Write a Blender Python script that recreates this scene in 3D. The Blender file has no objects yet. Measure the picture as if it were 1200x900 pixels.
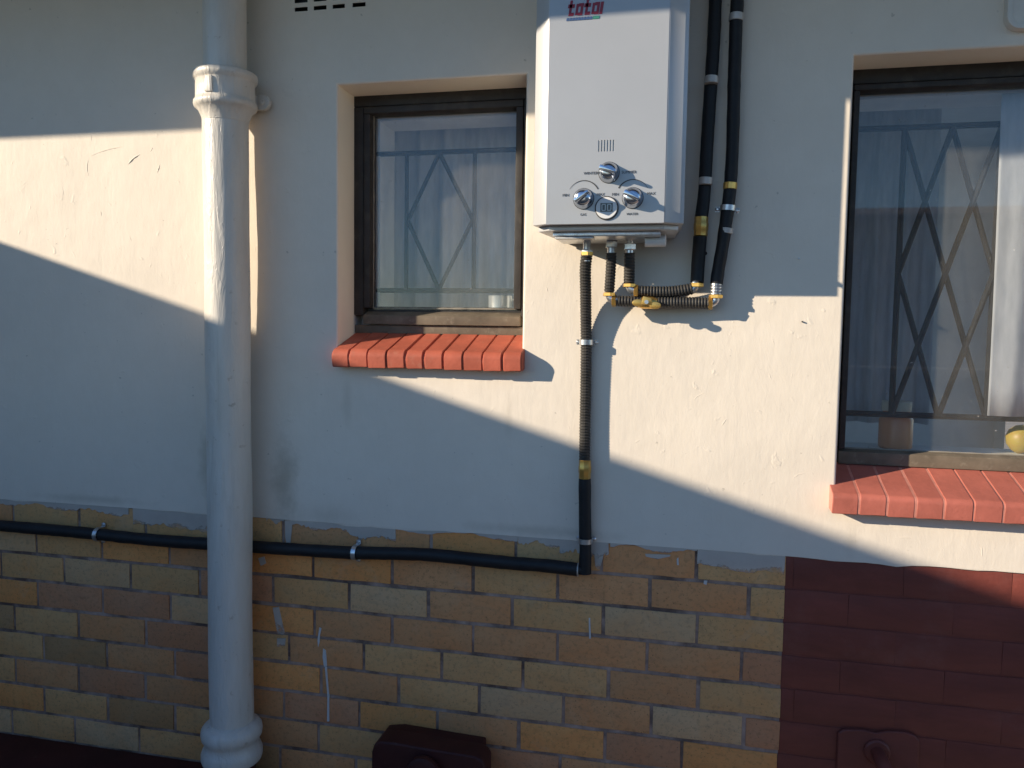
import bpy, bmesh, math, random
import numpy as np
from mathutils import Vector, Matrix
random.seed(7)
S = bpy.context.scene
COL = S.collection
R = math.radians

# ------------------------------------------------------------------ camera
# house wall is the plane Y=0, X to the right, Z up (Z=0 is the bed joint under the first brick course)
FPX, YAW, PIT, ROL = 926.7, 0.21895, 0.06885, -0.01461
CAM = Vector((1.92017, -1.99213, 0.61952))
f_ = Vector((-math.sin(YAW)*math.cos(PIT), math.cos(YAW)*math.cos(PIT), -math.sin(PIT)))
r0 = Vector((math.cos(YAW), math.sin(YAW), 0)); d0 = f_.cross(r0)
cR = math.cos(ROL)*r0 + math.sin(ROL)*d0
cD = -math.sin(ROL)*r0 + math.cos(ROL)*d0
cam = bpy.data.objects.new('camera', bpy.data.cameras.new('camera'))
COL.objects.link(cam)
M = Matrix.Identity(4)
for i in range(3):
    M[i][0], M[i][1], M[i][2], M[i][3] = cR[i], -cD[i], -f_[i], CAM[i]
cam.matrix_world = M
cam.data.sensor_width = 36; cam.data.lens = 36*FPX/1200
cam.data.clip_start = 0.05; cam.data.clip_end = 2000
S.camera = cam

def at(px, py, Y=0.0):
    """point of the place seen at that spot of the 1200x900 photograph, at depth Y"""
    d = cR*((px-600)/FPX) + cD*((py-450)/FPX) + f_
    t = (Y-CAM.y)/d.y
    return CAM + d*t

# ------------------------------------------------------------------ light
SUN_D = Vector((1.85, 1.0, -0.69)).normalized()
W = bpy.data.worlds.new("World"); S.world = W; W.use_nodes = True
nt = W.node_tree; bg = nt.nodes['Background']
sky = nt.nodes.new('ShaderNodeTexSky'); sky.sky_type = 'NISHITA'; sky.sun_disc = False
sky.sun_elevation = math.asin(-SUN_D.z)
sky.sun_rotation = math.atan2(-SUN_D.x, -SUN_D.y)
sky.air_density = 1.0; sky.dust_density = 0.0; sky.ozone_density = 4.8
nt.links.new(sky.outputs[0], bg.inputs[0]); bg.inputs[1].default_value = 0.109
sl = bpy.data.lights.new('sun', 'SUN'); sl.energy = 4.4; sl.angle = R(0.53); sl.color = (1.0, 0.86, 0.665)
so = bpy.data.objects.new('sun', sl); COL.objects.link(so)
so.rotation_euler = SUN_D.to_track_quat('-Z', 'Y').to_euler(); so.location = (-6, -6, 6)
S.view_settings.view_transform = 'Standard'; S.view_settings.look = 'None'
S.view_settings.exposure = 0.74; S.view_settings.gamma = 1.0
S.render.engine = 'CYCLES'
S.cycles.max_bounces = 10; S.cycles.diffuse_bounces = 5; S.cycles.glossy_bounces = 4
S.cycles.transparent_max_bounces = 12
S.cycles.caustics_reflective = False; S.cycles.caustics_refractive = False

# ------------------------------------------------------------------ materials
def newmat(name):
    m = bpy.data.materials.new(name); m.use_nodes = True
    return m, m.node_tree, m.node_tree.nodes['Principled BSDF']
def N(t, kind, **kw):
    n = t.nodes.new(kind)
    for k, v in kw.items():
        if k.startswith('i_'):
            key = k[2:]
            n.inputs[int(key) if key.isdigit() else key.replace('_', ' ')].default_value = v
        else: setattr(n, k, v)
    return n
def ramp(t, src, stops):
    r = t.nodes.new('ShaderNodeValToRGB')
    e = r.color_ramp.elements
    while len(e) < len(stops): e.new(0.5)
    for k, (p, c) in zip(e, stops):
        k.position = p; k.color = (c, c, c, 1) if not hasattr(c, '__len__') else (*c, 1)
    t.links.new(src, r.inputs[0]); return r.outputs[0]
def mixc(t, fac, a, b, mode='MIX'):
    n = t.nodes.new('ShaderNodeMix'); n.data_type = 'RGBA'; n.blend_type = mode
    for sock, v in ((n.inputs[0], fac), (n.inputs[6], a), (n.inputs[7], b)):
        if hasattr(v, 'is_linked') or hasattr(v, 'links'): t.links.new(v, sock)
        elif hasattr(v, '__len__'): sock.default_value = (*v, 1) if len(v) == 3 else v
        else: sock.default_value = v
    return n.outputs[2]
def coords(t, scale=(1, 1, 1), kind='world'):
    if kind == 'world': src = N(t, 'ShaderNodeNewGeometry').outputs['Position']
    else: src = N(t, 'ShaderNodeTexCoord').outputs['Object']
    mp = N(t, 'ShaderNodeMapping'); mp.inputs['Scale'].default_value = scale
    t.links.new(src, mp.inputs[0]); return mp.outputs[0]
def noise(t, co, scale, detail=4, rough=0.55, dist=0.0):
    n = N(t, 'ShaderNodeTexNoise'); n.inputs['Scale'].default_value = scale
    n.inputs['Detail'].default_value = detail; n.inputs['Roughness'].default_value = rough
    n.inputs['Distortion'].default_value = dist
    t.links.new(co, n.inputs['Vector']); return n.outputs['Fac']
def bump(t, bsdf, h, strength, dist, prev=None):
    b = N(t, 'ShaderNodeBump'); b.inputs['Strength'].default_value = strength; b.inputs['Distance'].default_value = dist
    t.links.new(h, b.inputs['Height'])
    if prev is not None: t.links.new(prev, b.inputs['Normal'])
    t.links.new(b.outputs[0], bsdf.inputs['Normal']); return b.outputs[0]
def spot_mask(t, centre, rx, rz, edge_noise=0.5, nscale=9):
    """soft-edged stain of its own shape on the wall"""
    co = N(t, 'ShaderNodeNewGeometry').outputs['Position']
    mp = N(t, 'ShaderNodeMapping'); mp.vector_type = 'TEXTURE'
    mp.inputs['Location'].default_value = centre; mp.inputs['Scale'].default_value = (rx, 1e3, rz)
    t.links.new(co, mp.inputs[0])
    ln = N(t, 'ShaderNodeVectorMath', operation='LENGTH'); t.links.new(mp.outputs[0], ln.inputs[0])
    nz = noise(t, coords(t), nscale, 6, 0.7)
    a = N(t, 'ShaderNodeMath', operation='MULTIPLY_ADD'); t.links.new(nz, a.inputs[0]); a.inputs[1].default_value = edge_noise*2; 
    t.links.new(ln.outputs['Value'], a.inputs[2])
    return ramp(t, a.outputs[0], [(0.35+edge_noise*0.5, 1.0), (1.0, 0.0)])

def mat_plaster(name='plaster_paint', base=(0.78, 0.70, 0.60), stains=True):
    m, t, b = newmat(name)
    co = coords(t)
    n1 = noise(t, co, 2.2, 5, 0.6); n2 = noise(t, co, 14, 6, 0.65)
    c = mixc(t, ramp(t, n1, [(0.3, 0.0), (0.7, 1.0)]), tuple(x*0.955 for x in base), tuple(min(1, x*1.03) for x in base))
    c = mixc(t, ramp(t, n2, [(0.44, 0.10), (0.6, 0.0)]), c, tuple(x*k for x, k in zip(base, (0.8, 0.78, 0.74))))
    # tiny dirt pits
    n3 = noise(t, co, 70, 2, 0.5)
    c = mixc(t, ramp(t, n3, [(0.735, 0.0), (0.78, 0.35)]), c, (0.22, 0.19, 0.15))
    if stains:
        for cen, rx, rz, k in (((0.61, 0, 0.23), 0.10, 0.26, 0.42), ((0.83, 0, 0.20), 0.10, 0.24, 0.45), ((0.95, 0, 0.10), 0.2, 0.08, 0.2), ((1.02, 0, 0.42), 0.035, 0.16, 0.16), ((1.47, 0, 0.40), 0.03, 0.14, 0.14), ((2.31, 0, 0.13), 0.04, 0.12, 0.15), ((1.55, 0, 0.10), 0.5, 0.035, 0.25), ((0.2, 0, 0.10), 0.5, 0.03, 0.25)):
            mk = spot_mask(t, cen, rx, rz)
            mul = N(t, 'ShaderNodeMath', operation='MULTIPLY'); t.links.new(mk, mul.inputs[0]); mul.inputs[1].default_value = k
            c = mixc(t, mul.outputs[0], c, (0.30, 0.25, 0.17))
    t.links.new(c, b.inputs['Base Color']); b.inputs['Roughness'].default_value = 0.62
    b.inputs['Specular IOR Level'].default_value = 0.3
    sv = coords(t, (1.0, 1.0, 0.33))
    p = bump(t, b, noise(t, co, 3.2, 3, 0.5), 0.45, 0.014)
    p = bump(t, b, noise(t, sv, 55, 5, 0.6, 0.3), 0.30, 0.0022, p)
    p = bump(t, b, ramp(t, noise(t, coords(t, (1, 1, 0.45)), 11, 5, 0.62, 1.2), [(0.47, 0.0), (0.5, 0.55), (0.53, 0.0)]), 0.10, 0.0014, p)
    p = bump(t, b, ramp(t, noise(t, co, 26, 3, 0.5, 0.6), [(0.66, 0.0), (0.74, 1.0)]), 0.35, 0.0016, p)
    p = bump(t, b, noise(t, co, 260, 3, 0.6), 0.20, 0.0006, p)
    return m
def mat_brick(name, base, var=0.10):
    m, t, b = newmat(name)
    info = N(t, 'ShaderNodeObjectInfo').outputs['Random']
    co = coords(t)
    dark = tuple(x*(1-var) for x in base); lite = tuple(min(1, x*(1+var)) for x in base)
    c = mixc(t, info, dark, lite)
    c = mixc(t, ramp(t, noise(t, co, 7, 6, 0.65, 0.5), [(0.38, 0.0), (0.70, 0.75)]), c, (base[0]*1.06, base[1]*0.84, base[2]*0.66))
    c = mixc(t, ramp(t, noise(t, coords(t, (1, 1, 2.2)), 16, 6, 0.7, 0.8), [(0.50, 0.0), (0.68, 0.42)]), c, (base[0]*0.66, base[1]*0.70, base[2]*0.78))
    n2 = noise(t, co, 90, 4, 0.6)
    c = mixc(t, ramp(t, n2, [(0.34, 0.40), (0.48, 0.0)]), c, tuple(x*0.5 for x in base))
    c = mixc(t, ramp(t, noise(t, co, 210, 2, 0.5), [(0.66, 0.0), (0.72, 0.6)]), c, (0.06, 0.04, 0.03))
    c = mixc(t, ramp(t, noise(t, co, 38, 5, 0.7), [(0.64, 0.0), (0.74, 0.5)]), c, (0.13, 0.09, 0.06))
    c = mixc(t, ramp(t, noise(t, co, 5.3, 6, 0.72, 0.4), [(0.58, 0.0), (0.74, 0.34)]), c, (0.60, 0.45, 0.31))
    t.links.new(c, b.inputs['Base Color']); b.inputs['Roughness'].default_value = 0.7
    b.inputs['Specular IOR Level'].default_value = 0.25
    p = bump(t, b, n2, 0.35, 0.0014)
    p = bump(t, b, noise(t, co, 22, 5, 0.65), 0.5, 0.003, p)
    return m
def mat_simple(name, base, rough=0.5, metal=0.0, spec=0.5, var=0.06, nscale=20, bumpk=0.1, bdist=0.0006, bscale=120, wear=None):
    m, t, b = newmat(name)
    co = coords(t)
    c = mixc(t, ramp(t, noise(t, co, nscale, 5, 0.6), [(0.3, 0.0), (0.7, 1.0)]), tuple(x*(1-var) for x in base), tuple(min(1, x*(1+var)) for x in base))
    if wear:
        col, scale, lo, hi, k = wear
        c = mixc(t, ramp(t, noise(t, co, scale, 6, 0.68), [(lo, 0.0), (hi, k)]), c, col)
    t.links.new(c, b.inputs['Base Color']); b.inputs['Roughness'].default_value = rough
    b.inputs['Metallic'].default_value = metal; b.inputs['Specular IOR Level'].default_value = spec
    if bumpk: bump(t, b, noise(t, co, bscale, 4, 0.6), bumpk, bdist)
    return m
MT = {}
MT['plaster'] = mat_plaster()
MT['inner'] = mat_simple('interior_wall_paint', (0.68, 0.67, 0.64), 0.7, wear=((0.2, 0.2, 0.2), 5, 0.5, 0.7, 0.2))
for k, c in dict(y=(0.69, 0.400, 0.178), p=(0.66, 0.430, 0.235), o=(0.78, 0.360, 0.128), b=(0.67, 0.340, 0.155),
                 r=(0.59, 0.290, 0.152), d=(0.50, 0.295, 0.140)).items():
    MT['brick_'+k] = mat_brick('face_brick_'+{'y': 'yellow', 'p': 'pale', 'o': 'orange', 'b': 'brown', 'r': 'russet', 'd': 'olive'}[k], c)
MT['mortar'] = mat_simple('mortar', (0.42, 0.300, 0.245), 0.9, spec=0.1, var=0.35, nscale=18, bumpk=0.6, bdist=0.002, bscale=90, wear=((0.110, 0.070, 0.055), 6, 0.46, 0.62, 0.85))
m, t, b = newmat('maroon_stoep_paint'); MT['maroon'] = m
co = coords(t); base = (0.190, 0.048, 0.035)
c = mixc(t, ramp(t, noise(t, coords(t, (0.35, 1, 1)), 9, 6, 0.65, 0.6), [(0.32, 0.0), (0.68, 1.0)]), tuple(x*.78 for x in base), tuple(x*1.18 for x in base))
c = mixc(t, ramp(t, noise(t, coords(t, (0.12, 1, 1)), 90, 4, 0.6), [(0.40, 0.10), (0.55, 0.0)]), c, (0.10, 0.030, 0.026))
c = mixc(t, ramp(t, noise(t, co, 4.5, 6, 0.72), [(0.55, 0.0), (0.75, 0.35)]), c, (0.26, 0.12, 0.10))
c = mixc(t, ramp(t, noise(t, co, 65, 4, 0.7), [(0.71, 0.0), (0.76, 0.7)]), c, (0.36, 0.26, 0.20))
t.links.new(c, b.inputs['Base Color']); b.inputs['Roughness'].default_value = 0.5; b.inputs['Specular IOR Level'].default_value = 0.4
p = bump(t, b, noise(t, coords(t, (0.5, 1, 1)), 70, 4, 0.6), 0.3, 0.0010)
p = bump(t, b, noise(t, co, 14, 5, 0.65), 0.5, 0.004, p)
MT['dark_maroon'] = mat_simple('worn_maroon_paint', (0.055, 0.012, 0.011), 0.55, spec=0.35, var=0.2, nscale=9, bumpk=0.4, bdist=0.002, bscale=40, wear=((0.10, 0.075, 0.06), 16, 0.6, 0.75, 0.4))
MT['sill'] = mat_simple('red_sill_paint', (0.43, 0.108, 0.066), 0.6, spec=0.25, var=0.20, nscale=13, bumpk=0.5, bdist=0.0016, bscale=90, wear=((0.42, 0.20, 0.14), 32, 0.58, 0.76, 0.5))
MT['sill_pink'] = mat_simple('faded_red_sill_paint', (0.42, 0.125, 0.092), 0.62, spec=0.25, var=0.20, nscale=11, bumpk=0.5, bdist=0.0016, bscale=80, wear=((0.50, 0.24, 0.19), 70, 0.60, 0.80, 0.35))
MT['sill_joint'] = mat_simple('faded_red_joint_paint', (0.55, 0.22, 0.17), 0.6, spec=0.3, var=0.15, nscale=40)
MT['wood'] = mat_simple('weathered_dark_frame_wood', (0.034, 0.030, 0.028), 0.58, spec=0.35, var=0.3, nscale=14, bumpk=0.4, bdist=0.001, bscale=80, wear=((0.13, 0.115, 0.095), 20, 0.52, 0.78, 0.4))
MT['wood_lit'] = mat_simple('sunlit_weathered_frame_wood', (0.150, 0.122, 0.090), 0.7, spec=0.25, var=0.25, nscale=18, bumpk=0.4, bdist=0.001, bscale=90, wear=((0.30, 0.26, 0.2), 40, 0.55, 0.75, 0.6))  # weathered wood, its colour lightened for the sun on the lower rails
MT['putty'] = mat_simple('old_putty', (0.26, 0.235, 0.20), 0.85, spec=0.1, var=0.2, nscale=30, bumpk=0.6, bdist=0.0015)
MT['bar'] = mat_simple('burglar_bar_enamel', (0.014, 0.015, 0.019), 0.6, spec=0.2, var=0.2)
MT['black'] = mat_simple('black_pipe_insulation', (0.012, 0.0125, 0.015), 0.55, spec=0.35, var=0.3, nscale=25, bumpk=0.35, bdist=0.0012, bscale=70, wear=((0.05, 0.05, 0.05), 30, 0.6, 0.8, 0.4))
MT['rubber'] = mat_simple('grey_black_corrugated_rubber', (0.040, 0.038, 0.036), 0.5, spec=0.4, var=0.25, nscale=40, wear=((0.11, 0.10, 0.085), 26, 0.5, 0.75, 0.5))
MT['brass'] = mat_simple('brass', (0.78, 0.47, 0.13), 0.32, metal=0.85, var=0.15, nscale=60, wear=((0.45, 0.25, 0.07), 60, 0.5, 0.7, 0.6))
MT['steel'] = mat_simple('galvanised_steel', (0.62, 0.63, 0.65), 0.33, metal=0.9, var=0.15, nscale=60, wear=((0.3, 0.3, 0.3), 70, 0.5, 0.7, 0.5))
MT['tape'] = mat_simple('silver_joining_tape', (0.50, 0.47, 0.44), 0.45, metal=0.3, var=0.15, nscale=50)
MT['chrome'] = mat_simple('chrome', (0.56, 0.60, 0.67), 0.2, metal=1.0, var=0.02, bumpk=0.0)
MT['panel'] = mat_simple('silver_heater_enamel', (0.425, 0.435, 0.45), 0.34, metal=0.22, var=0.03, nscale=6, bumpk=0.06, bdist=0.0004, bscale=500)
MT['casing'] = mat_simple('heater_casing_white', (0.54, 0.54, 0.545), 0.32, metal=0.18, var=0.03, nscale=6, bumpk=0.05, bdist=0.0004, bscale=300)
MT['dark'] = mat_simple('dark_recess', (0.02, 0.02, 0.022), 0.8, bumpk=0)
MT['print'] = mat_simple('dark_print', (0.05, 0.05, 0.055), 0.6, bumpk=0)
MT['red_print'] = mat_simple('dark_red_print', (0.30, 0.02, 0.045), 0.45, bumpk=0)
MT['blue_print'] = mat_simple('blue_print', (0.05, 0.10, 0.24), 0.45, bumpk=0)
MT['green_print'] = mat_simple('green_print', (0.04, 0.22, 0.17), 0.45, bumpk=0)
MT['white_plastic'] = mat_simple('white_plastic', (0.72, 0.72, 0.72), 0.4, var=0.03, bumpk=0.03)
MT['lcd'] = mat_simple('lcd_grey', (0.10, 0.105, 0.10), 0.25, bumpk=0)
MT['lcd_digit'] = mat_simple('lcd_digit', (0.62, 0.64, 0.62), 0.4, bumpk=0)
m, t, b = newmat('thin_wall_paint_wash'); MT['smear'] = m
co = coords(t)
t.links.new(mixc(t, noise(t, co, 22, 5, 0.6), (0.50, 0.44, 0.39), (0.66, 0.60, 0.53)), b.inputs['Base Color']); b.inputs['Roughness'].default_value = 0.75
g = N(t, 'ShaderNodeTexCoord').outputs['Generated']; sx = N(t, 'ShaderNodeSeparateXYZ'); t.links.new(g, sx.inputs[0])
ma = N(t, 'ShaderNodeMath', operation='MULTIPLY_ADD'); t.links.new(noise(t, coords(t, (0.6, 1, 1)), 26, 6, 0.7, 0.4), ma.inputs[0]); ma.inputs[1].default_value = 1.5
t.links.new(sx.outputs[2], ma.inputs[2])
al = ramp(t, ma.outputs[0], [(0.60, 0.03), (0.92, 0.45), (1.35, 0.85)])
t.links.new(al, b.inputs['Alpha'])
bump(t, b, noise(t, co, 120, 4, 0.6), 0.4, 0.001)
MT['drip'] = mat_simple('white_paint_drip', (0.62, 0.60, 0.58), 0.5, var=0.08)
MT['soffit'] = mat_simple('soffit_board_paint', (0.26, 0.27, 0.29), 0.6)
MT['tile_roof'] = mat_simple('roof_tile_brown', (0.16, 0.09, 0.065), 0.8, var=0.2, nscale=5)
MT['neighbour'] = mat_simple('neighbour_wall_paint', (0.27, 0.26, 0.25), 0.8, var=0.12, nscale=2)
MT['boundary'] = mat_simple('boundary_wall_face', (0.42, 0.34, 0.27), 0.85, var=0.18, nscale=3, bumpk=0.4, bdist=0.004, bscale=20)
MT['paving'] = mat_simple('concrete_paving', (0.30, 0.25, 0.20), 0.85, var=0.18, nscale=4, bumpk=0.4, bdist=0.003, bscale=30, wear=((0.09, 0.085, 0.075), 3, 0.5, 0.7, 0.5))
MT['cover'] = mat_simple('cover_plate_paint', (0.66, 0.62, 0.56), 0.45)
MT['inner_white'] = mat_simple('white_inner_reveal_paint', (0.80, 0.79, 0.76), 0.6)
MT['reveal'] = mat_simple('bounce_lightened_plaster', (0.86, 0.81, 0.70), 0.5, var=0.03, nscale=5, bumpk=0.25, bdist=0.0015, bscale=50)  # wall plaster made paler here, standing in for bounced light on the reveals
MT['cup'] = mat_simple('brushed_metal_mug', (0.70, 0.71, 0.72), 0.28, metal=0.7)
MT['yellow'] = mat_simple('ripe_yellow_skin', (0.40, 0.30, 0.05), 0.45, wear=((0.42, 0.16, 0.03), 14, 0.52, 0.66, 0.5))
MT['orange_jar'] = mat_simple('orange_jar_contents', (0.55, 0.22, 0.09), 0.35)
MT['lid'] = mat_simple('pale_jar_lid', (0.45, 0.42, 0.33), 0.5)

# cast-iron pipe paint, lumpy and brushed
m, t, b = newmat('white_pipe_paint'); MT['pipe'] = m
co = coords(t)
c = mixc(t, ramp(t, noise(t, coords(t, (1, 1, 0.25)), 14, 5, 0.6), [(0.35, 0.0), (0.7, 1.0)]), (0.60, 0.56, 0.50), (0.70, 0.66, 0.60))
c = mixc(t, ramp(t, noise(t, co, 42, 4, 0.65), [(0.64, 0.0), (0.74, 0.6)]), c, (0.33, 0.27, 0.2))
c = mixc(t, ramp(t, noise(t, coords(t, (1, 1, 0.1)), 24, 5, 0.65), [(0.56, 0.0), (0.72, 0.35)]), c, (0.42, 0.36, 0.28))
t.links.new(c, b.inputs['Base Color']); b.inputs['Roughness'].default_value = 0.36
p = bump(t, b, noise(t, coords(t, (1, 1, 0.16)), 42, 5, 0.6, 0.6), 0.75, 0.0045)
p = bump(t, b, ramp(t, noise(t, coords(t, (1, 1, 0.3)), 30, 4, 0.6, 1.0), [(0.52, 0.0), (0.56, 1.0)]), 0.35, 0.0012, p)
# window glass: fresnel reflection over a clear pane, filmed with dust and specks
def mat_glass(name, film=0.036):
    m = bpy.data.materials.new(name); m.use_nodes = True; t = m.node_tree
    t.nodes.remove(t.nodes['Principled BSDF']); out = t.nodes['Material Output']
    tr = N(t, 'ShaderNodeBsdfTransparent'); tr.inputs[0].default_value = (0.975, 0.985, 0.985, 1)
    gl = N(t, 'ShaderNodeBsdfGlossy'); gl.inputs['Roughness'].default_value = 0.015
    lw = N(t, 'ShaderNodeLayerWeight'); lw.inputs[0].default_value = 0.5      # Schlick reflectance, alike from both sides of the pane
    pw = N(t, 'ShaderNodeMath', operation='POWER'); t.links.new(lw.outputs['Facing'], pw.inputs[0]); pw.inputs[1].default_value = 5
    fr = N(t, 'ShaderNodeMath', operation='MULTIPLY_ADD'); t.links.new(pw.outputs[0], fr.inputs[0]); fr.inputs[1].default_value = 0.955; fr.inputs[2].default_value = 0.045
    mx = N(t, 'ShaderNodeMixShader'); t.links.new(fr.outputs[0], mx.inputs[0]); t.links.new(tr.outputs[0], mx.inputs[1]); t.links.new(gl.outputs[0], mx.inputs[2])
    df = N(t, 'ShaderNodeBsdfDiffuse'); df.inputs[0].default_value = (0.78, 0.75, 0.70, 1)
    co = coords(t)
    a = ramp(t, noise(t, coords(t, (1, 1, 0.5)), 9, 6, 0.7, 0.5), [(0.30, film*0.5), (0.75, film*1.6)])
    s = ramp(t, noise(t, co, 120, 2, 0.5), [(0.73, 0.0), (0.77, 0.55)])
    s2 = ramp(t, noise(t, co, 7, 3, 0.5), [(0.48, 0.0), (0.62, 1.0)])
    mu = N(t, 'ShaderNodeMath', operation='MULTIPLY'); t.links.new(s, mu.inputs[0]); t.links.new(s2, mu.inputs[1])
    ad = N(t, 'ShaderNodeMath', operation='ADD', use_clamp=True); t.links.new(a, ad.inputs[0]); t.links.new(mu.outputs[0], ad.inputs[1])
    m2 = N(t, 'ShaderNodeMixShader'); t.links.new(ad.outputs[0], m2.inputs[0]); t.links.new(mx.outputs[0], m2.inputs[1]); t.links.new(df.outputs[0], m2.inputs[2])
    t.links.new(m2.outputs[0], out.inputs[0]); return m
MT['glass'] = mat_glass('dusty_window_glass')
# net curtain
m = bpy.data.materials.new('net_curtain'); m.use_nodes = True; t = m.node_tree; MT['curtain'] = m
t.nodes.remove(t.nodes['Principled BSDF'])
df = N(t, 'ShaderNodeBsdfDiffuse'); tl = N(t, 'ShaderNodeBsdfTranslucent')
cc = mixc(t, ramp(t, noise(t, coords(t, (1, 1, 0.2)), 60, 3), [(0.3, 0.0), (0.7, 1.0)]), (0.50, 0.52, 0.57), (0.64, 0.65, 0.69))
t.links.new(cc, df.inputs[0]); t.links.new(cc, tl.inputs[0])
mx = N(t, 'ShaderNodeMixShader'); mx.inputs[0].default_value = 0.3
t.links.new(df.outputs[0], mx.inputs[1]); t.links.new(tl.outputs[0], mx.inputs[2]); t.links.new(mx.outputs[0], t.nodes['Material Output'].inputs[0])

# ------------------------------------------------------------------ mesh helpers
class MB:
    def __init__(s): s.v = []; s.f = []; s.mi = []
    def add(s, vs, fs, mi=0):
        k = len(s.v); s.v += [tuple(v) for v in vs]
        s.f += [tuple(i+k for i in f) for f in fs]; s.mi += [mi]*len(fs); return s
    def box(s, a, b, mi=0):
        x0, y0, z0 = a; x1, y1, z1 = b
        return s.add([(x0,y0,z0),(x1,y0,z0),(x1,y1,z0),(x0,y1,z0),(x0,y0,z1),(x1,y0,z1),(x1,y1,z1),(x0,y1,z1)],
              [(0,3,2,1),(4,5,6,7),(0,1,5,4),(1,2,6,5),(2,3,7,6),(3,0,4,7)], mi)
    def hull8(s, pts, mi=0):
        return s.add(pts, [(0,3,2,1),(4,5,6,7),(0,1,5,4),(1,2,6,5),(2,3,7,6),(3,0,4,7)], mi)
    def prism(s, poly, y0, y1, mi=0):      # poly of (x,z), extruded along Y (y0 = nearer the viewer)
        n = len(poly)
        vs = [(x, y0, z) for x, z in poly]+[(x, y1, z) for x, z in poly]
        fs = [tuple(range(n)), tuple(range(2*n-1, n-1, -1))]+[(i, n+i, n+(i+1) % n, (i+1) % n) for i in range(n)]
        return s.add(vs, fs, mi)
    def column(s, poly, z0, z1, mi=0):     # poly of (x,y) extruded up
        n = len(poly)
        vs = [(x, y, z0) for x, y in poly]+[(x, y, z1) for x, y in poly]
        fs = [tuple(range(n-1, -1, -1)), tuple(range(n, 2*n))]+[(i, (i+1) % n, n+(i+1) % n, n+i) for i in range(n)]
        return s.add(vs, fs, mi)
    def tube(s, path, rad, n=14, caps=True, mi=0):
        P = [Vector(p) for p in path]; m = len(P)
        rad = [rad]*m if not hasattr(rad, '__len__') else rad
        T = [((P[min(i+1, m-1)]-P[max(i-1, 0)]).normalized()) for i in range(m)]
        u = T[0].orthogonal().normalized(); vs = []
        for i in range(m):
            u = (u - T[i]*u.dot(T[i])).normalized(); w = T[i].cross(u)
            for k in range(n):
                a = 2*math.pi*k/n
                vs.append(P[i]+(u*math.cos(a)+w*math.sin(a))*rad[i])
        fs = [(i*n+k, i*n+(k+1) % n, (i+1)*n+(k+1) % n, (i+1)*n+k) for i in range(m-1) for k in range(n)]
        if caps: fs += [tuple(range(n-1, -1, -1)), tuple(range((m-1)*n, m*n))]
        return s.add(vs, fs, mi)
    def lathe(s, prof, org, axis=(0, 0, 1), n=32, mi=0):   # prof of (height, radius)
        o = Vector(org); ax = Vector(axis).normalized()
        return s.tube_pts([o+ax*h for h, r in prof], [max(r, 1e-4) for h, r in prof], ax, n, mi)
    def tube_pts(s, P, rad, ax, n, mi=0):
        u = ax.orthogonal().normalized(); w = ax.cross(u); vs = []; m = len(P)
        for i in range(m):
            for k in range(n):
                a = 2*math.pi*k/n; vs.append(P[i]+(u*math.cos(a)+w*math.sin(a))*rad[i])
        fs = [(i*n+k, i*n+(k+1) % n, (i+1)*n+(k+1) % n, (i+1)*n+k) for i in range(m-1) for k in range(n)]
        fs += [tuple(range(n-1, -1, -1)), tuple(range((m-1)*n, m*n))]
        return s.add(vs, fs, mi)
    def mesh(s, name, mats, bevel=0, seg=2, angle=35, org=(0, 0, 0)):
        me = bpy.data.meshes.new(name)
        me.from_pydata([tuple(Vector(v)-Vector(org)) for v in s.v], [], s.f)
        me.polygons.foreach_set('material_index', s.mi)
        bm = bmesh.new(); bm.from_mesh(me)
        bmesh.ops.recalc_face_normals(bm, faces=bm.faces)
        if bevel:
            ed = [e for e in bm.edges if len(e.link_faces) == 2 and e.calc_face_angle(0) > R(30)]
            bmesh.ops.bevel(bm, geom=ed, offset=bevel, segments=seg, profile=0.6, affect='EDGES', clamp_overlap=True)
        bm.to_mesh(me); bm.free()
        for x in (mats if isinstance(mats, (list, tuple)) else [mats]): me.materials.append(MT[x] if isinstance(x, str) else x)
        me.polygons.foreach_set('use_smooth', [True]*len(me.polygons))
        me.set_sharp_from_angle(angle=R(angle)); me.update()
        return me
    def build(s, name, mats, parent=None, bevel=0, seg=2, angle=35, origin=None):
        V = np.array(s.v, float)
        if origin is None: origin = Vector((*((V.min(0)+V.max(0))/2)[:2], V[:, 2].min()))
        me = s.mesh(name, mats, bevel, seg, angle, origin)
        return place(name, me, origin, parent)
WORLD = {}
def place(name, me, origin, parent=None):
    o = bpy.data.objects.new(name, me); COL.objects.link(o)
    origin = Vector(origin); WORLD[o.name] = origin
    if parent is not None:
        o.parent = parent; o.location = origin-WORLD[parent.name]
    else: o.location = origin
    return o
def thing(name, label, cat, loc, group=None):
    o = bpy.data.objects.new(name, None); COL.objects.link(o)
    o.empty_display_size = 0.05
    o.location = loc; WORLD[o.name] = Vector(loc); return tag(o, label, cat, group)
def tag(o, label, cat, group=None, kind=None):
    o['label'] = label; o['category'] = cat
    if group: o['group'] = group
    if kind: o['kind'] = kind
    return o
def copy_thing(o, shift):
    c = o.copy(); COL.objects.link(c); c.location = o.location+Vector(shift); WORLD[c.name] = c.location.copy()
    for ch in list(o.children):
        d = ch.copy(); COL.objects.link(d); d.parent = c
    return c
def rrect(x0, x1, z0, z1, r, n=6):
    pts = []
    for cx, cz, a0 in ((x1-r, z0+r, -90), (x1-r, z1-r, 0), (x0+r, z1-r, 90), (x0+r, z0+r, 180)):
        for i in range(n+1):
            a = R(a0+90*i/n); pts.append((cx+r*math.cos(a), cz+r*math.sin(a)))
    return pts
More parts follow.
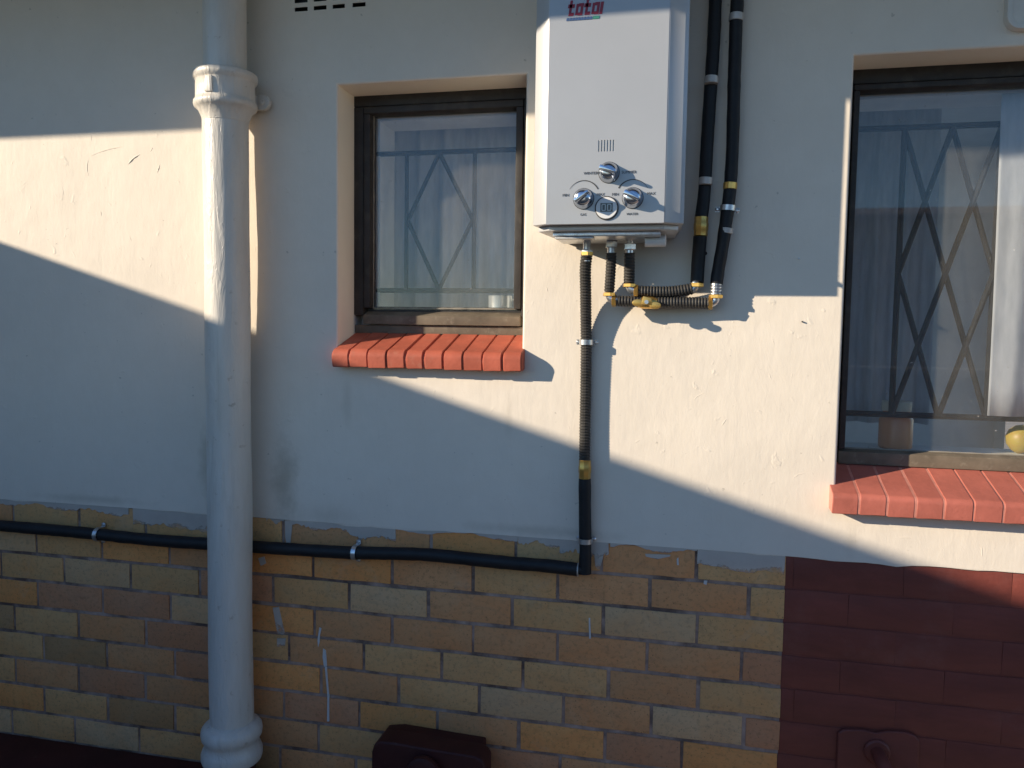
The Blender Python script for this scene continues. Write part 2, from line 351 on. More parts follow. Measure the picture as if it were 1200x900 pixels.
def plate(mb, x0, x1, z0, z1, yf, holes, depth, rnd=0.0, mi=0, nseg=4, mi_rev=None):
    """front face at yf with rectangular holes whose sides run back by depth; arrises rounded by rnd"""
    mi_rev = mi if mi_rev is None else mi_rev
    H = [(a-rnd, b+rnd, c-rnd, d+rnd) for a, b, c, d in holes]
    xs = sorted({x0, x1, *[h[0] for h in H], *[h[1] for h in H]}); zs = sorted({z0, z1, *[h[2] for h in H], *[h[3] for h in H]})
    xs = [x for x in xs if x0 <= x <= x1]; zs = [z for z in zs if z0 <= z <= z1]
    for i in range(len(xs)-1):
        for j in range(len(zs)-1):
            cx, cz = (xs[i]+xs[i+1])/2, (zs[j]+zs[j+1])/2
            if any(h[0] < cx < h[1] and h[2] < cz < h[3] for h in H): continue
            mb.add([(xs[i], yf, zs[j]), (xs[i+1], yf, zs[j]), (xs[i+1], yf, zs[j+1]), (xs[i], yf, zs[j+1])], [(0, 1, 2, 3)], mi)
    for a, b, c, d in holes:
        rings = []
        for k in range(nseg+1 if rnd else 1):
            th = math.pi/2*k/nseg if rnd else 0
            e = rnd*(1-math.sin(th)); y = yf+rnd*(1-math.cos(th))
            rings.append([(a-e, y, c-e), (b+e, y, c-e), (b+e, y, d+e), (a-e, y, d+e)])
        rings.append([(a, yf+depth, c), (b, yf+depth, c), (b, yf+depth, d), (a, yf+depth, d)])
        for q in range(len(rings)-1):
            for k in range(4):
                k2 = (k+1) % 4
                mb.add([rings[q][k], rings[q][k2], rings[q+1][k2], rings[q+1][k]], [(0, 1, 2, 3)], mi if q < len(rings)-2 else mi_rev)
    return mb

GROUND = -0.95
# ------------------------------------------------------------------ setting
g = MB().add([(-60, -60, GROUND), (60, -60, GROUND), (60, 60, GROUND), (-60, 60, GROUND)], [(0, 1, 2, 3)]).build('ground', 'paving', origin=(0, 0, GROUND))
g['kind'] = 'structure'; g['label'] = 'concrete yard paving below the house wall'

house = thing('house', 'cream plastered house wall above yellow face brick with two windows', 'house', (1.4, 0, GROUND))
WL, WR, WT, WB = -1.6, 3.6, 1.86, 0.081
SW = (0.993, 1.503, 0.604, 1.2585)          # small window opening
BW = (2.272, 3.14, 0.262, 1.2585)           # large window opening
AB = (0.852, 1.092, 1.440, 1.545)           # air brick opening
REV = 0.30
mb = MB()
SWH = (SW[0], SW[1], 0.53, SW[3]); BWH = (BW[0], BW[1], 0.22, BW[3])   # holes run down behind the sill tiles
plate(mb, WL, WR, WB, WT, -0.004, [SWH, BWH, AB], REV, rnd=0.006, mi_rev=1)
# plaster lower edge, slightly ragged and proud of the brick
xs = np.linspace(WL, WR, 150); zz = [WB-0.001+0.004*math.sin(x*7.3)*math.sin(x*3.1+1)+0.0015*math.sin(x*41)+random.uniform(-0.0022, 0.0018) for x in xs]
V = [(x, -0.004, WB) for x in xs]+[(x, -0.0035, z) for x, z in zip(xs, zz)]+[(x, 0.012, z+0.001) for x, z in zip(xs, zz)]
n = len(xs)
mb.add(V, [(i, n+i, n+i+1, i+1) for i in range(n-1)]+[(n+i, 2*n+i, 2*n+i+1, n+i+1) for i in range(n-1)])
mb.build('plaster', ['plaster', 'reveal'], house)
# air brick set in the plaster, four openings to a row
av = MB(); slots = []
for zc0, zc1 in ((1.4555, 1.4655), (1.4775, 1.4995), (1.512, 1.534)):
    for a, b_ in ((0.870, 0.907), (0.925, 0.961), (0.979, 1.013), (1.035, 1.071)): slots.append((a, b_, zc0, zc1))
plate(av, AB[0]-.0075, AB[1]+.0075, AB[2]-.0075, AB[3]+.0075, -0.0042, slots, 0.03, rnd=0.0015, nseg=2, mi_rev=1)
for s_ in slots: av.add([(s_[0]-.004, 0.022, s_[2]-.004), (s_[1]+.004, 0.022, s_[2]-.004), (s_[1]+.004, 0.022, s_[3]+.004), (s_[0]-.004, 0.022, s_[3]+.004)], [(0, 1, 2, 3)], 1)  # slot backs and sides coloured dark for the shade inside the openings
av.build('air_brick', ['plaster', 'dark'], house)
# brick base: mortar bed behind, every brick its own piece
PX = 2.1655                                   # where the maroon paint starts
SPLIT = -0.664
MB().box((WL, 0.0036, GROUND), (PX, 0.05, WB+0.004)).build('mortar', 'mortar', house)
MB().box((PX, 0.0022, GROUND), (WR, 0.05, WB+0.004)).build('painted_mortar', 'maroon', house)
CH = 0.083; BJ = 0.0095
def brick_mesh(w, h, mat, k=0):
    if mat == 'maroon': h = CH-.0055              # joints half filled with paint
    rnd = random.Random(k*977+int(w*1e4))
    b = MB(); xs = [-w/2, -w*.32, -w*.1, w*.13, w*.34, w/2]      # arrises wander a little, as fired bricks do
    up = [(x, h/2+rnd.uniform(-.0013, .0007)) for x in reversed(xs)]; dn = [(x, -h/2+rnd.uniform(-.0007, .0013)) for x in xs]
    pl = [(x+rnd.uniform(-.0009, .0009), z) for x, z in dn+up]
    b.prism(pl, 0, .02)
    return b.mesh('brick', mat, bevel=0.0019 if mat != 'maroon' else 0.0011, seg=2)
SHARED = {}
def brick(x0, x1, course, letter):
    w = x1-x0; full = 0.205 < w < 0.232
    key = (letter, random.randrange(3)) if full else None
    if full:
        if key not in SHARED: SHARED[key] = brick_mesh(0.2205, CH-BJ, 'maroon' if letter == 'M' else 'brick_'+letter, key[1]+ord(letter))
        me = SHARED[key]
    else: me = brick_mesh(w, CH-BJ, 'maroon' if letter == 'M' else 'brick_'+letter, course)
    o = place('brick', me, ((x0+x1)/2, random.uniform(-0.0006, 0.0010) if letter != 'M' else random.uniform(-0.0003, 0.0008), -(course-0.5)*CH+random.uniform(-.0006, .0006)), house)
    if full: o.scale.x = w/0.2205
    o.rotation_euler = (random.uniform(-.004, .004), random.uniform(-.003, .003), random.uniform(-.002, .002))
COURSES = {
0: ([-0.305, -0.077, 0.157, 0.384, 0.607, 0.826, 1.054, 1.26, 1.493, 1.718, 1.955], 'bbyyyybbo' 'ybyb'),
1: ([-0.224, 0.005, 0.234, 0.463, 0.688, 0.916, 1.149, 1.378, 1.606, 1.841, 2.083], 'bpyoboob' 'ybby'),
2: ([-0.357, -0.127, 0.1, 0.331, 0.56, 0.793, 1.024, 1.254, 1.486, 1.726, 1.961], 'byypyrypbypy'),
3: ([-0.226, 0.003, 0.233, 0.464, 0.691, 0.919, 1.151, 1.38, 1.608, 1.839, 2.071], 'yorrpobbbbbr'),
4: ([-0.312, -0.083, 0.147, 0.379, 0.608, 0.842, 1.067, 1.293, 1.517, 1.743, 1.968], 'bdybrybyyyby'),
5: ([-0.21, 0.02, 0.243, 0.475, 0.706, 0.939, 1.17, 1.4, 1.627, 1.854, 2.082], 'yydbrobypbpr'),
6: ([-0.314, -0.085, 0.142, 0.374, 0.601, 0.825, 1.055, 1.281, 1.508, 1.738, 1.933], 'bybrbbroboro'),
7: ([-0.215, 0.015, 0.243, 0.472, 0.704, 0.931, 1.161, 1.393, 1.621, 1.852, 2.08], 'boydybybrbyb'),
8: ([-0.333, -0.104, 0.125, 0.35, 0.585, 0.812, 1.044, 1.272, 1.5, 1.73, 1.96], 'ypypydbyobyb')}
for c, (jx, lt) in COURSES.items():
    PE = PX+random.uniform(-.0022, .0022)
    jx = [jx[0]-0.2297*k for k in (5, 4, 3, 2, 1)]+list(jx); lt = ''.join(random.choice('ybyp') for _ in range(5))+lt
    E_ = [jx[0]-0.23]+list(jx)+[PX+BJ/2-0.0005]
    for i in range(len(E_)-1):
        if E_[i+1]-E_[i] < 0.03: continue
        g1 = random.uniform(.0036, .0055)
        x1 = E_[i+1]-g1 if i < len(E_)-2 else PE
        brick(E_[i]+g1, x1, c, lt[min(i, len(lt)-1)])
    # painted bricks carry on the bond to the right of the paint line
    first = jx[-1]+0.2297
    if first-PX < 0.03: first += 0.2297
    xs_ = [PX]+[first+0.2297*k for k in range(4)]
    if c == 0: xs_ = [PX, 2.185, 2.432, 2.662, 2.892, 3.12]
    for a, b_ in zip(xs_, xs_[1:]):
        brick(a+(0.0002 if a > PX else PE-PX), b_-0.0002, c, 'M')
# old wall paint slopped over the top bricks, runs of white paint
def blob(name, pts, mat, y=-0.0022):
    me = MB().prism([(p[0], p[1]) for p in pts], y, 0.002).build(name, mat, house)
    return me
def ragged(x0, x1, zt, zb0, zb1, seed, n=26, jag=0.007):
    r = random.Random(seed); lo = []
    for i in range(n+1):
        f = i/n; lo.append((x0+(x1-x0)*f+r.uniform(-.002, .002), zb0+(zb1-zb0)*f+r.uniform(-jag, jag)+0.006*math.sin(9*f+seed)))
    return [(x0, zt), *lo, (x1, zt)]
ZT = 0.0835
for k, (x0, x1, z0, z1, j) in enumerate(((-0.14, 0.13, .070, .064, .003), (0.10, 0.33, .066, .060, .004), (0.345, 0.64, .036, .030, .006), (0.775, 0.83, .074, .070, .002),
            (0.853, 1.02, .066, .060, .004), (1.02, 1.16, .050, .044, .005), (1.16, 1.50, .076, .072, .002), (1.50, 1.61, .068, .062, .003), (1.61, 1.735, .050, .046, .006), (1.74, 1.955, .074, .071, .002), (1.957, 2.164, .040, .032, .004))):
    blob('paint_smear', ragged(x0, x1, ZT, z0, z1, k+3, jag=j), 'smear', -0.0024-0.0001*k)
blob('paint_smear', [(.832, .082), (.856, .082), (.853, .05), (.848, .012), (.838, .003), (.833, .03)], 'smear')
blob('paint_smear', [(1.70, .082), (1.727, .082), (1.722, .04), (1.713, .008), (1.704, .012), (1.699, .05)], 'smear')
for k, pp in enumerate((((320, 712), (327, 711), (334, 742), (331, 744), (325, 741)), ((325, 748), (335, 748), (334, 757), (325, 758)),
           ((374.5, 735), (377, 736), (375, 745), (374.8, 752), (373, 758), (372.4, 750)), ((379, 760), (382, 762), (383.5, 780), (380, 781), (378.4, 770)),
           ((381, 781), (383, 781), (386, 815), (386, 845), (383.6, 845), (384, 815)), ((690, 724), (691.6, 724), (692.6, 748), (690.4, 748)),
           ((303, 654), (310, 652), (312, 660), (306, 663)), ((793, 655), (795, 653), (795.5, 662), (793.4, 662)), ((825, 680), (829, 680.5), (828, 685), (824.5, 684)), ((756, 649), (786, 650), (785, 652), (770, 655), (757, 652)))):
    P = [at(x, y) for x, y in pp]
    blob('paint_drip', [(p.x, p.z) for p in P], 'smear' if k in (0, 1, 6, 9) else 'drip', -0.0021)
# maroon painted ledge along the foot of the wall
MB().hull8([(WL, -0.17, GROUND), (0.93, -0.17, GROUND), (0.93, 0.0, GROUND), (WL, 0.0, GROUND), (WL, -0.165, SPLIT-0.045), (0.93, -0.165, SPLIT-0.045), (0.93, -0.0005, SPLIT+0.004), (WL, -0.0005, SPLIT+0.004)]).build('foot_ledge', 'dark_maroon', house, bevel=0.008)
MB().box((0.93, -0.004, GROUND), (PX, 0.003, SPLIT)).build('plinth_band', 'dark_maroon', house)
# eaves
MB().box((WL-2.5, -0.74, 1.842), (WR, -0.004, 1.857)).build('soffit', 'soffit', house)
MB().box((WL-2.5, -0.762, 1.77), (WR, -0.74, 1.93)).build('fascia', 'wood', house)
gp = [(yy-0.30, zz+0.034+0.30*0.69) for yy, zz in [(-0.462, 1.62), (-0.462, 1.545), (-0.475, 1.512), (-0.505, 1.496), (-0.54, 1.502), (-0.562, 1.53), (-0.566, 1.60), (-0.572, 1.60), (-0.568, 1.528), (-0.543, 1.495), (-0.505, 1.488), (-0.47, 1.505), (-0.456, 1.54), (-0.456, 1.62)]]
# gutter is the edge that shades the wall head
gm = MB(); nG = len(gp)
gm.add([(WL-2.5, y, z) for y, z in gp]+[(WR, y, z) for y, z in gp], [(i, (i+1) % nG, nG+(i+1) % nG, nG+i) for i in range(nG)]).build('gutter', 'soffit', house)
MB().hull8([(WL-2.5, -0.86, 1.90), (WR, -0.86, 1.90), (WR, 3.2, 3.5), (WL-2.5, 3.2, 3.5), (WL-2.5, -0.86, 1.94), (WR, -0.86, 1.94), (WR, 3.2, 3.54), (WL-2.5, 3.2, 3.54)]).build('roof', 'tile_roof', house)
# room behind the windows
rm = MB(); RX0, RX1, RY, RZ0, RZ1 = -0.6, 3.5, 2.6, -0.9, 1.6
plate(rm, RX0, RX1, RZ0, RZ1, REV-0.006, [(SW[0]-.001, SW[1]+.001, SW[2]-.001, SW[3]+.001), (BW[0]-.001, BW[1]+.001, BW[2]-.001, BW[3]+.001)], 0.002)
rm.add([(RX0, REV-.006, RZ0), (RX1, REV-.006, RZ0), (RX1, RY, RZ0), (RX0, RY, RZ0), (RX0, REV-.006, RZ1), (RX1, REV-.006, RZ1), (RX1, RY, RZ1), (RX0, RY, RZ1)], [(0, 1, 2, 3), (4, 5, 6, 7)])
for X_ in (RX0, RX1):                          # openings added in the unseen side walls to brighten the rooms with sky light
    sw_ = MB(); plate(sw_, REV-.006, RY, RZ0, RZ1, 0, [(0.45, 2.45, -0.2, 1.5)], 0.0)
    rm.add([(X_, x, z) for x, y, z in sw_.v], sw_.f)
rm.add([(RX0, RY, RZ0), (RX1, RY, RZ0), (RX1, RY, RZ1), (RX0, RY, RZ1)], [(0, 1, 2, 3)])
rm.add([(1.88, REV, RZ0), (1.88, RY, RZ0), (1.88, RY, RZ1), (1.88, REV, RZ1)], [(0, 1, 2, 3)])
rm.build('interior_walls', 'inner', house)
ir = MB()                                       # inner reveals stand in past the frames
plate(ir, 0.95, 1.56, 0.56, 1.30, 0.176, [(1.040, 1.462, 0.650, 1.2075)], REV-.176-.008)
ir.build('inner_reveal', 'inner_white', house); ir = MB()
plate(ir, 2.22, 3.20, 0.22, 1.30, 0.176, [(2.312, 3.10, 0.318, 1.207)], REV-.176-.008)
ir.build('inner_reveal', 'inner_white', house)

# ------------------------------------------------------------------ windows (parts of the house), sills tile by tile
YF = 0.102                                     # face of the frames
def bar_between(p, q, r, name, win):
    o = MB().tube([p, q], r, 8).build(name, 'bar', win)
def window(o, wl, wr, wt, wb, sash, label, glass_y):
    """o opening, member widths left/right/top/bottom"""
    x0, x1, z0, z1 = o; f = MB()
    e = 0.0015
    f.box((x0-.001, YF, z1-wt), (x1+.001, YF+.07, z1+.001)); f.box((x0-.001, YF, z0+wb), (x0+wl, YF+.069, z1-wt-.0005)); f.box((x1-wr, YF, z0+wb), (x1+.001, YF+.069, z1-wt-.0005))
    fr = f.build('window', 'wood', house, bevel=0.003); fr['label'] = label
    s = MB(); y = YF-0.004; a, b_, c, d = x0+wl+e, x1-wr-e, z0+wb+e, z1-wt-e
    s.box((a, y, d-sash), (b_, y+.05, d)); s.box((a, y+.0006, c+sash), (a+sash, y+.049, d-sash-.0004)); s.box((b_-sash, y+.0006, c+sash), (b_, y+.049, d-sash-.0004))
    s.build('sash', 'wood', fr, bevel=0.003)
    MB().box((a+sash-.004, glass_y, c+sash-.004), (b_-sash+.004, glass_y+.003, d-sash+.004)).build('pane', 'glass', fr)
    pt = MB(); r = random.Random(int(x0*100)); k = 24
    for (p0, p1, ax) in (((a+sash, c+sash), (a+sash, d-sash), 0), ((b_-sash, c+sash), (b_-sash, d-sash), 1), ((a+sash, c+sash), (b_-sash, c+sash), 2)):
        pts = [Vector((p0[0]+(p1[0]-p0[0])*i/k, glass_y-.002, p0[1]+(p1[1]-p0[1])*i/k)) for i in range(k+1)]
        pt.tube(pts, [r.uniform(.0012, .0034) for _ in pts], 6)
    pt.build('putty_line', 'putty', fr)
    return fr, (a, b_, c, d)
def sill_tiles(win, x0, x1, pitch, zf_top, zf_bot, zb_top, yfront, yback, gap, wide=None, mat='sill', joint='sill', proud=-.0035, nose=.42):
    n = round((x1-x0)/pitch); tops = []
    prof = []                                   # (y,z) section: bullnose front
    h = zf_top-zf_bot; r = h*nose
    prof += [(yback, zf_bot+.01), (yfront+.004, zf_bot)]
    for i in range(7):
        a = R(180+0-0+(-90)*i/6)                # round the upper front arris
        prof.append((yfront+r+r*math.cos(a), zf_top-r+r*math.sin(a)))
    prof.append((yback, zb_top))
    x = x0; rr = random.Random(int(x0*1000))
    for i in range(n):
        w = (x1-x0)/n; g = gap*(2.2 if wide == i else rr.uniform(.75, 1.25))
        dz, dy = rr.uniform(-.0012, .0012), rr.uniform(-.002, .002)*(1 if proud < -.002 else .35)
        m_ = MB(); k = len(prof)
        vs = [(x+g/2, y+dy*(y < 0), z+dz) for y, z in prof]+[(x+w-g/2, y+dy*(y < 0), z+dz) for y, z in prof]
        m_.add(vs, [tuple(range(k)), tuple(range(2*k-1, k-1, -1))]+[(j, (j+1) % k, k+(j+1) % k, k+j) for j in range(k)])
        m_.build('sill_tile', mat, win, bevel=rr.uniform(.0012, .0024), seg=1); x += w
    # grout between and under
    m_ = MB(); q = [(y-proud if y < yback-.001 else y, z+proud*(1 if z > (zf_top+zf_bot)/2 else -1)) for y, z in prof]; k = len(q)
    m_.add([(x0+.002, y, z) for y, z in q]+[(x1-.002, y, z) for y, z in q], [tuple(range(k)), tuple(range(2*k-1, k-1, -1))]+[(j, (j+1) % k, k+(j+1) % k, k+j) for j in range(k)])
    m_.build('sill_grout', joint, win)
    return prof

win1, s1 = window(SW, 0.028, 0.027, 0.029, 0.050, 0.019, 'small dark framed window with a diamond of burglar bars inside', 0.128)
# lower members: weathered bottom rail of the sash with a sloping top, and the frame sill under it
MB().hull8([(SW[0]+.0005, YF+.004, SW[2]-.001), (SW[1]-.0005, YF+.004, SW[2]-.001), (SW[1]-.0005, YF+.07, SW[2]-.001), (SW[0]+.0005, YF+.07, SW[2]-.001),
            (SW[0]+.0005, YF+.004, SW[2]+.0225), (SW[1]-.0005, YF+.004, SW[2]+.0225), (SW[1]-.0005, YF+.07, SW[2]+.0225), (SW[0]+.0005, YF+.07, SW[2]+.0225)]).build('frame_sill', 'wood_lit', win1, bevel=.003)
MB().hull8([(s1[0], YF-.006, SW[2]+.0245), (s1[1], YF-.006, SW[2]+.0245), (s1[1], YF+.05, SW[2]+.0245), (s1[0], YF+.05, SW[2]+.0245),
            (s1[0], YF-.006, SW[2]+.049), (s1[1], YF-.006, SW[2]+.049), (s1[1], YF+.026, SW[2]+.062), (s1[0], YF+.026, SW[2]+.062)]).build('bottom_rail', 'wood_lit', win1, bevel=.002)
MB().box((s1[0]+.001, YF+.027, SW[2]+.0495), (s1[1]-.001, YF+.048, SW[2]+.075)).build('inner_rail', 'wood', win1)
sill_tiles(win1, 0.992, 1.5125, 0.052, 0.563, 0.513, 0.6065, -0.047, 0.115, 0.0042, wide=4)
MB().box((SW[0]+.001, 0.150, SW[2]+.02), (SW[1]-.001, 0.32, SW[2]+.052)).build('inner_sill', 'inner', win1, bevel=.004)
YB = 0.18
def V3(x, z, y=YB): return (x, y, z)
for p, q, r in (((1.03, 1.116), (1.470, 1.116), .0072), ((1.03, .727), (1.470, .727), .0072), ((1.120, 1.116), (1.120, .727), .0062), ((1.321, 1.116), (1.321, .727), .0062),
                ((1.217, 1.114), (1.124, .926), .0062), ((1.124, .926), (1.219, .730), .0062), ((1.219, .730), (1.317, .926), .0062), ((1.317, .926), (1.217, 1.114), .0062)):
    bar_between(V3(*p), V3(*q), r, 'burglar_bar', win1)

win2, s2 = window(BW, 0.020, 0.03, 0.034, 0.056, 0.014, 'large dark framed window with a lattice of burglar bars inside', 0.128)
MB().box((BW[0]+.0005, YF-.001, BW[2]-.001), (BW[1]-.0005, YF+.07, BW[2]+.0335)).build('frame_sill', 'wood', win2, bevel=.003)
MB().hull8([(s2[0], YF-.004, BW[2]+.035), (s2[1], YF-.004, BW[2]+.035), (s2[1], YF+.05, BW[2]+.035), (s2[0], YF+.05, BW[2]+.035),
            (s2[0], YF-.004, BW[2]+.066), (s2[1], YF-.004, BW[2]+.066), (s2[1], YF+.03, BW[2]+.072), (s2[0], YF+.03, BW[2]+.072)]).build('bottom_rail', 'wood_lit', win2, bevel=.003)
sill_tiles(win2, 2.256, 3.16, 0.0605, 0.252, 0.202, 0.300, -0.052, 0.115, 0.0036, mat='sill_pink', joint='sill_joint', proud=-.0012, nose=.30)
MB().box((BW[0]+.001, 0.150, BW[2]+.02), (BW[1]-.001, 0.32, BW[2]+.062)).build('inner_sill', 'inner', win2, bevel=.004)
for p, q, r in (((2.305, 1.135), (3.11, 1.135), .0075), ((2.305, .417), (3.11, .417), .0075)):
    bar_between(V3(*p), V3(*q), r, 'burglar_bar', win2)
for k in range(2):
    x = 2.430+0.218*k
    bar_between(V3(x, 1.133), V3(x, .419), .0076, 'burglar_bar', win2)
    if k < 1:
        for (a, c), (d, e) in (((0, 0), (1, 2)), ((1, 0), (0, 2)), ((1, 0), (2, 2)), ((2, 0), (1, 2)), ((0, 2), (1, 4)), ((1, 2), (0, 4)), ((1, 2), (2, 4)), ((2, 2), (1, 4))):
            bar_between(V3(x+.109*a, 1.133-.1785*c, YB+(.003 if a < d else -.003)), V3(x+.109*d, 1.133-.1785*e, YB+(.003 if a < d else -.003)), .0070, 'burglar_bar', win2)

# ------------------------------------------------------------------ behind the glass
def curtain(label, x0, x1, z0, z1, y, folds, amp, seed):
    r = random.Random(seed); nx = int((x1-x0)*170); nz = 10
    ph = [r.uniform(0, 6.28) for _ in range(4)]
    V = []
    for j in range(nz+1):
        f = j/nz; z = z1+(z0-z1)*f
        for i in range(nx+1):
            u = i/nx; x = x0+(x1-x0)*u
            a = math.sin(2*math.pi*folds*u+ph[0]+0.8*math.sin(5*u+ph[1]))+0.45*math.sin(2*math.pi*folds*2.3*u+ph[2]+f)
            V.append((x+0.006*math.sin(ph[3]+7*u+2*f), y+amp*a*(0.55+0.45*f), z))
    F = [(j*(nx+1)+i, j*(nx+1)+i+1, (j+1)*(nx+1)+i+1, (j+1)*(nx+1)+i) for j in range(nz) for i in range(nx)]
    o = MB().add(V, F).build('curtain', 'curtain', angle=180)
    md = o.modifiers.new('cloth', 'SOLIDIFY'); md.thickness = 0.0012
    return tag(o, label, 'curtain', 'net curtains behind the windows')
curtain('pale net curtain hanging in folds behind the small window', 0.95, 1.60, 0.62, 1.40, 0.365, 7, 0.020, 2)
curtain('pale net curtain behind the right part of the large window', 2.636, 3.095, 0.425, 1.20, 0.153, 3, 0.005, 5)
curtain('grey net curtain behind the left part of the large window', 2.16, 2.60, 0.36, 1.40, 0.52, 5, 0.02, 9)
mug = thing('mug', 'shiny metal mug standing inside the small window', 'mug', (1.395, YB, SW[2]+.052))
MB().lathe([(0, .030), (.002, .033), (.055, .034), (.058, .0345), (.0575, .0325), (.01, .031)], (1.395, YB+.02, SW[2]+.052)).build('mug_body', 'cup', mug)
MB().tube([(1.425, YB+.03, SW[2]+.062), (1.443, YB+.035, SW[2]+.066), (1.448, YB+.036, SW[2]+.08), (1.443, YB+.035, SW[2]+.096), (1.425, YB+.03, SW[2]+.1)], .0035, 8).build('handle', 'cup', mug)
zi = BW[2]+.062
fr = MB().lathe([(0, .004), (.006, .018), (.02, .031), (.038, .036), (.056, .031), (.069, .018), (.074, .004)], (2.745, 0.235, zi), (0.15, 0, 1)).build('fruit', 'yellow')
tag(fr, 'yellow fruit with a red blush inside the large window', 'fruit')
jar = thing('jar', 'dull orange jar with pale lid inside the large window', 'jar', (2.455, .235, zi))
MB().lathe([(0, .036), (.004, .041), (.075, .041), (.09, .034), (.098, .032)], (2.455, .235, zi)).build('jar_body', 'orange_jar', jar)
MB().lathe([(.0985, .034), (.1, .036), (.122, .036), (.124, .034)], (2.455, .235, zi)).build('lid', 'lid', jar)

# ------------------------------------------------------------------ white cast-iron downpipe
PXc, PYc, PR = 0.716, -0.089, 0.058
dp = thing('downpipe', 'white painted cast iron downpipe left of the small window', 'downpipe', (PXc, PYc, SPLIT))
o3 = (PXc, PYc, 0)
def irregular(mb, amp, seed):
    r = random.Random(seed); a, b_, c = (r.uniform(0, 6) for _ in range(3))
    mb.v = [(x+amp*math.sin(9*z+a), y+amp*math.sin(7*z+b_), z) for x, y, z in mb.v]
    return mb
hs = np.linspace(-0.50, 1.20, 60)
irregular(MB().lathe([(h, PR+0.0006*math.sin(13*h)+random.uniform(-.00025, .00025)) for h in hs], o3, n=40), .0012, 1).build('pipe_shaft', 'pipe', dp, angle=60)
MB().lathe([(1.235, .0545), (1.30, .0545), (1.85, .0545)], o3, n=40).build('upper_pipe', 'pipe', dp, angle=60)
MB().lathe([(1.1490, .0585), (1.1590, .060), (1.1770, .068), (1.1830, .0745), (1.1860, .0780), (1.1920, .0800), (1.2000, .0792), (1.2040, .0755), (1.2090, .0745), (1.2490, .0742),
            (1.2530, .0765), (1.2570, .0805), (1.2650, .0820), (1.2730, .0805), (1.2755, .0760), (1.2730, .066), (1.2630, .060)], o3, n=48).build('socket_collar', 'pipe', dp, angle=40)
MB().hull8([(PXc-.012, PYc-.079, 1.209), (PXc+.012, PYc-.079, 1.209), (PXc+.012, PYc-.06, 1.208), (PXc-.012, PYc-.06, 1.208), (PXc-.009, PYc-.078, 1.250), (PXc+.010, PYc-.078, 1.250), (PXc+.012, PYc-.06, 1.250), (PXc-.012, PYc-.06, 1.250)]).build('casting_lug', 'pipe', dp, bevel=.004)
MB().lathe([(-.583, .070), (-.580, .0785), (-.571, .0815), (-.556, .0815), (-.546, .078), (-.538, .0735), (-.526, .0725), (-.520, .0745), (-.512, .0800), (-.500, .0818), (-.488, .0800), (-.480, .0745), (-.474, .066), (-.470, .0585)], o3, n=48).build('foot_collar', 'pipe', dp, angle=40)
MB().lathe([(SPLIT-.03, .066), (SPLIT+.02, .064), (-.5835, .062)], o3, n=32).build('gully_spigot', 'dark_maroon', dp, angle=50)
ear = MB()
ear.prism([(PXc+.03, 1.200), (PXc+.072, 1.196), *[(PXc+.072+.020*math.cos(R(a)), 1.216+.020*math.sin(R(a))) for a in range(-90, 91, 18)], (PXc+.03, 1.236)], -.030, -.016)
ear.column([(PXc+.03, -.075), (PXc+.045, -.075), (PXc+.062, -.016), (PXc+.03, -.016)], 1.202, 1.234)
er = ear.build('fixing_ear', 'pipe', dp, bevel=.003)
MB().lathe([(0, .004), (.001, .0085), (.005, .0075), (.007, .003)], (PXc+.072, -.030, 1.216), (0, -1, 0), n=14).build('nail', 'pipe', er)
MB().tube([(PXc+.072, -.018, 1.216), (PXc+.072, .02, 1.216)], .010, 10).build('spacer', 'pipe', er)

# ------------------------------------------------------------------ gas water heater
YH = -0.2175; HB, HT = 0.853, 1.455
hx0, hx1 = 1.598, 1.8605
wh = thing('water_heater', 'silver gas water heater box mounted on the wall between the windows', 'water heater', (1.73, -.1, HB))
body = [(1.595, -.008), (1.5635, -.192), (1.5660, -.1965), (hx0-.0006, YH), (hx1+.0006, YH), (1.8930, -.1975), (1.9015, -.1965), (1.9015, -.190), (1.888, -.008)]
MB().column(body, HB+.004, HT).build('casing', 'casing', wh, bevel=.0022, seg=2)
fp = MB(); slots = [(1.7130+.0064*i, 1.7130+.0064*i+.0024, 1.0135, 1.0375) for i in range(6)]
plate(fp, hx0+.001, hx1-.001, HB+.0035, HT-.004, YH-.0022, slots, .006, rnd=.0005, nseg=1, mi_rev=1)
for a, b_, c, d in slots: fp.add([(a-.001, YH+.0032, c-.001), (b_+.001, YH+.0032, c-.001), (b_+.001, YH+.0032, d+.001), (a-.001, YH+.0032, d+.001)], [(0, 1, 2, 3)], 1)
fp.add([(hx0+.001, YH-.0022, HB+.0035), (hx1-.001, YH-.0022, HB+.0035), (hx1-.001, YH-.0004, HB+.0035), (hx0+.001, YH-.0004, HB+.0035), (hx0+.001, YH-.0022, HT-.004), (hx1-.001, YH-.0022, HT-.004), (hx1-.001, YH-.0004, HT-.004), (hx0+.001, YH-.0004, HT-.004)],
       [(0, 1, 2, 3), (4, 5, 6, 7), (0, 3, 7, 4), (1, 2, 6, 5)])
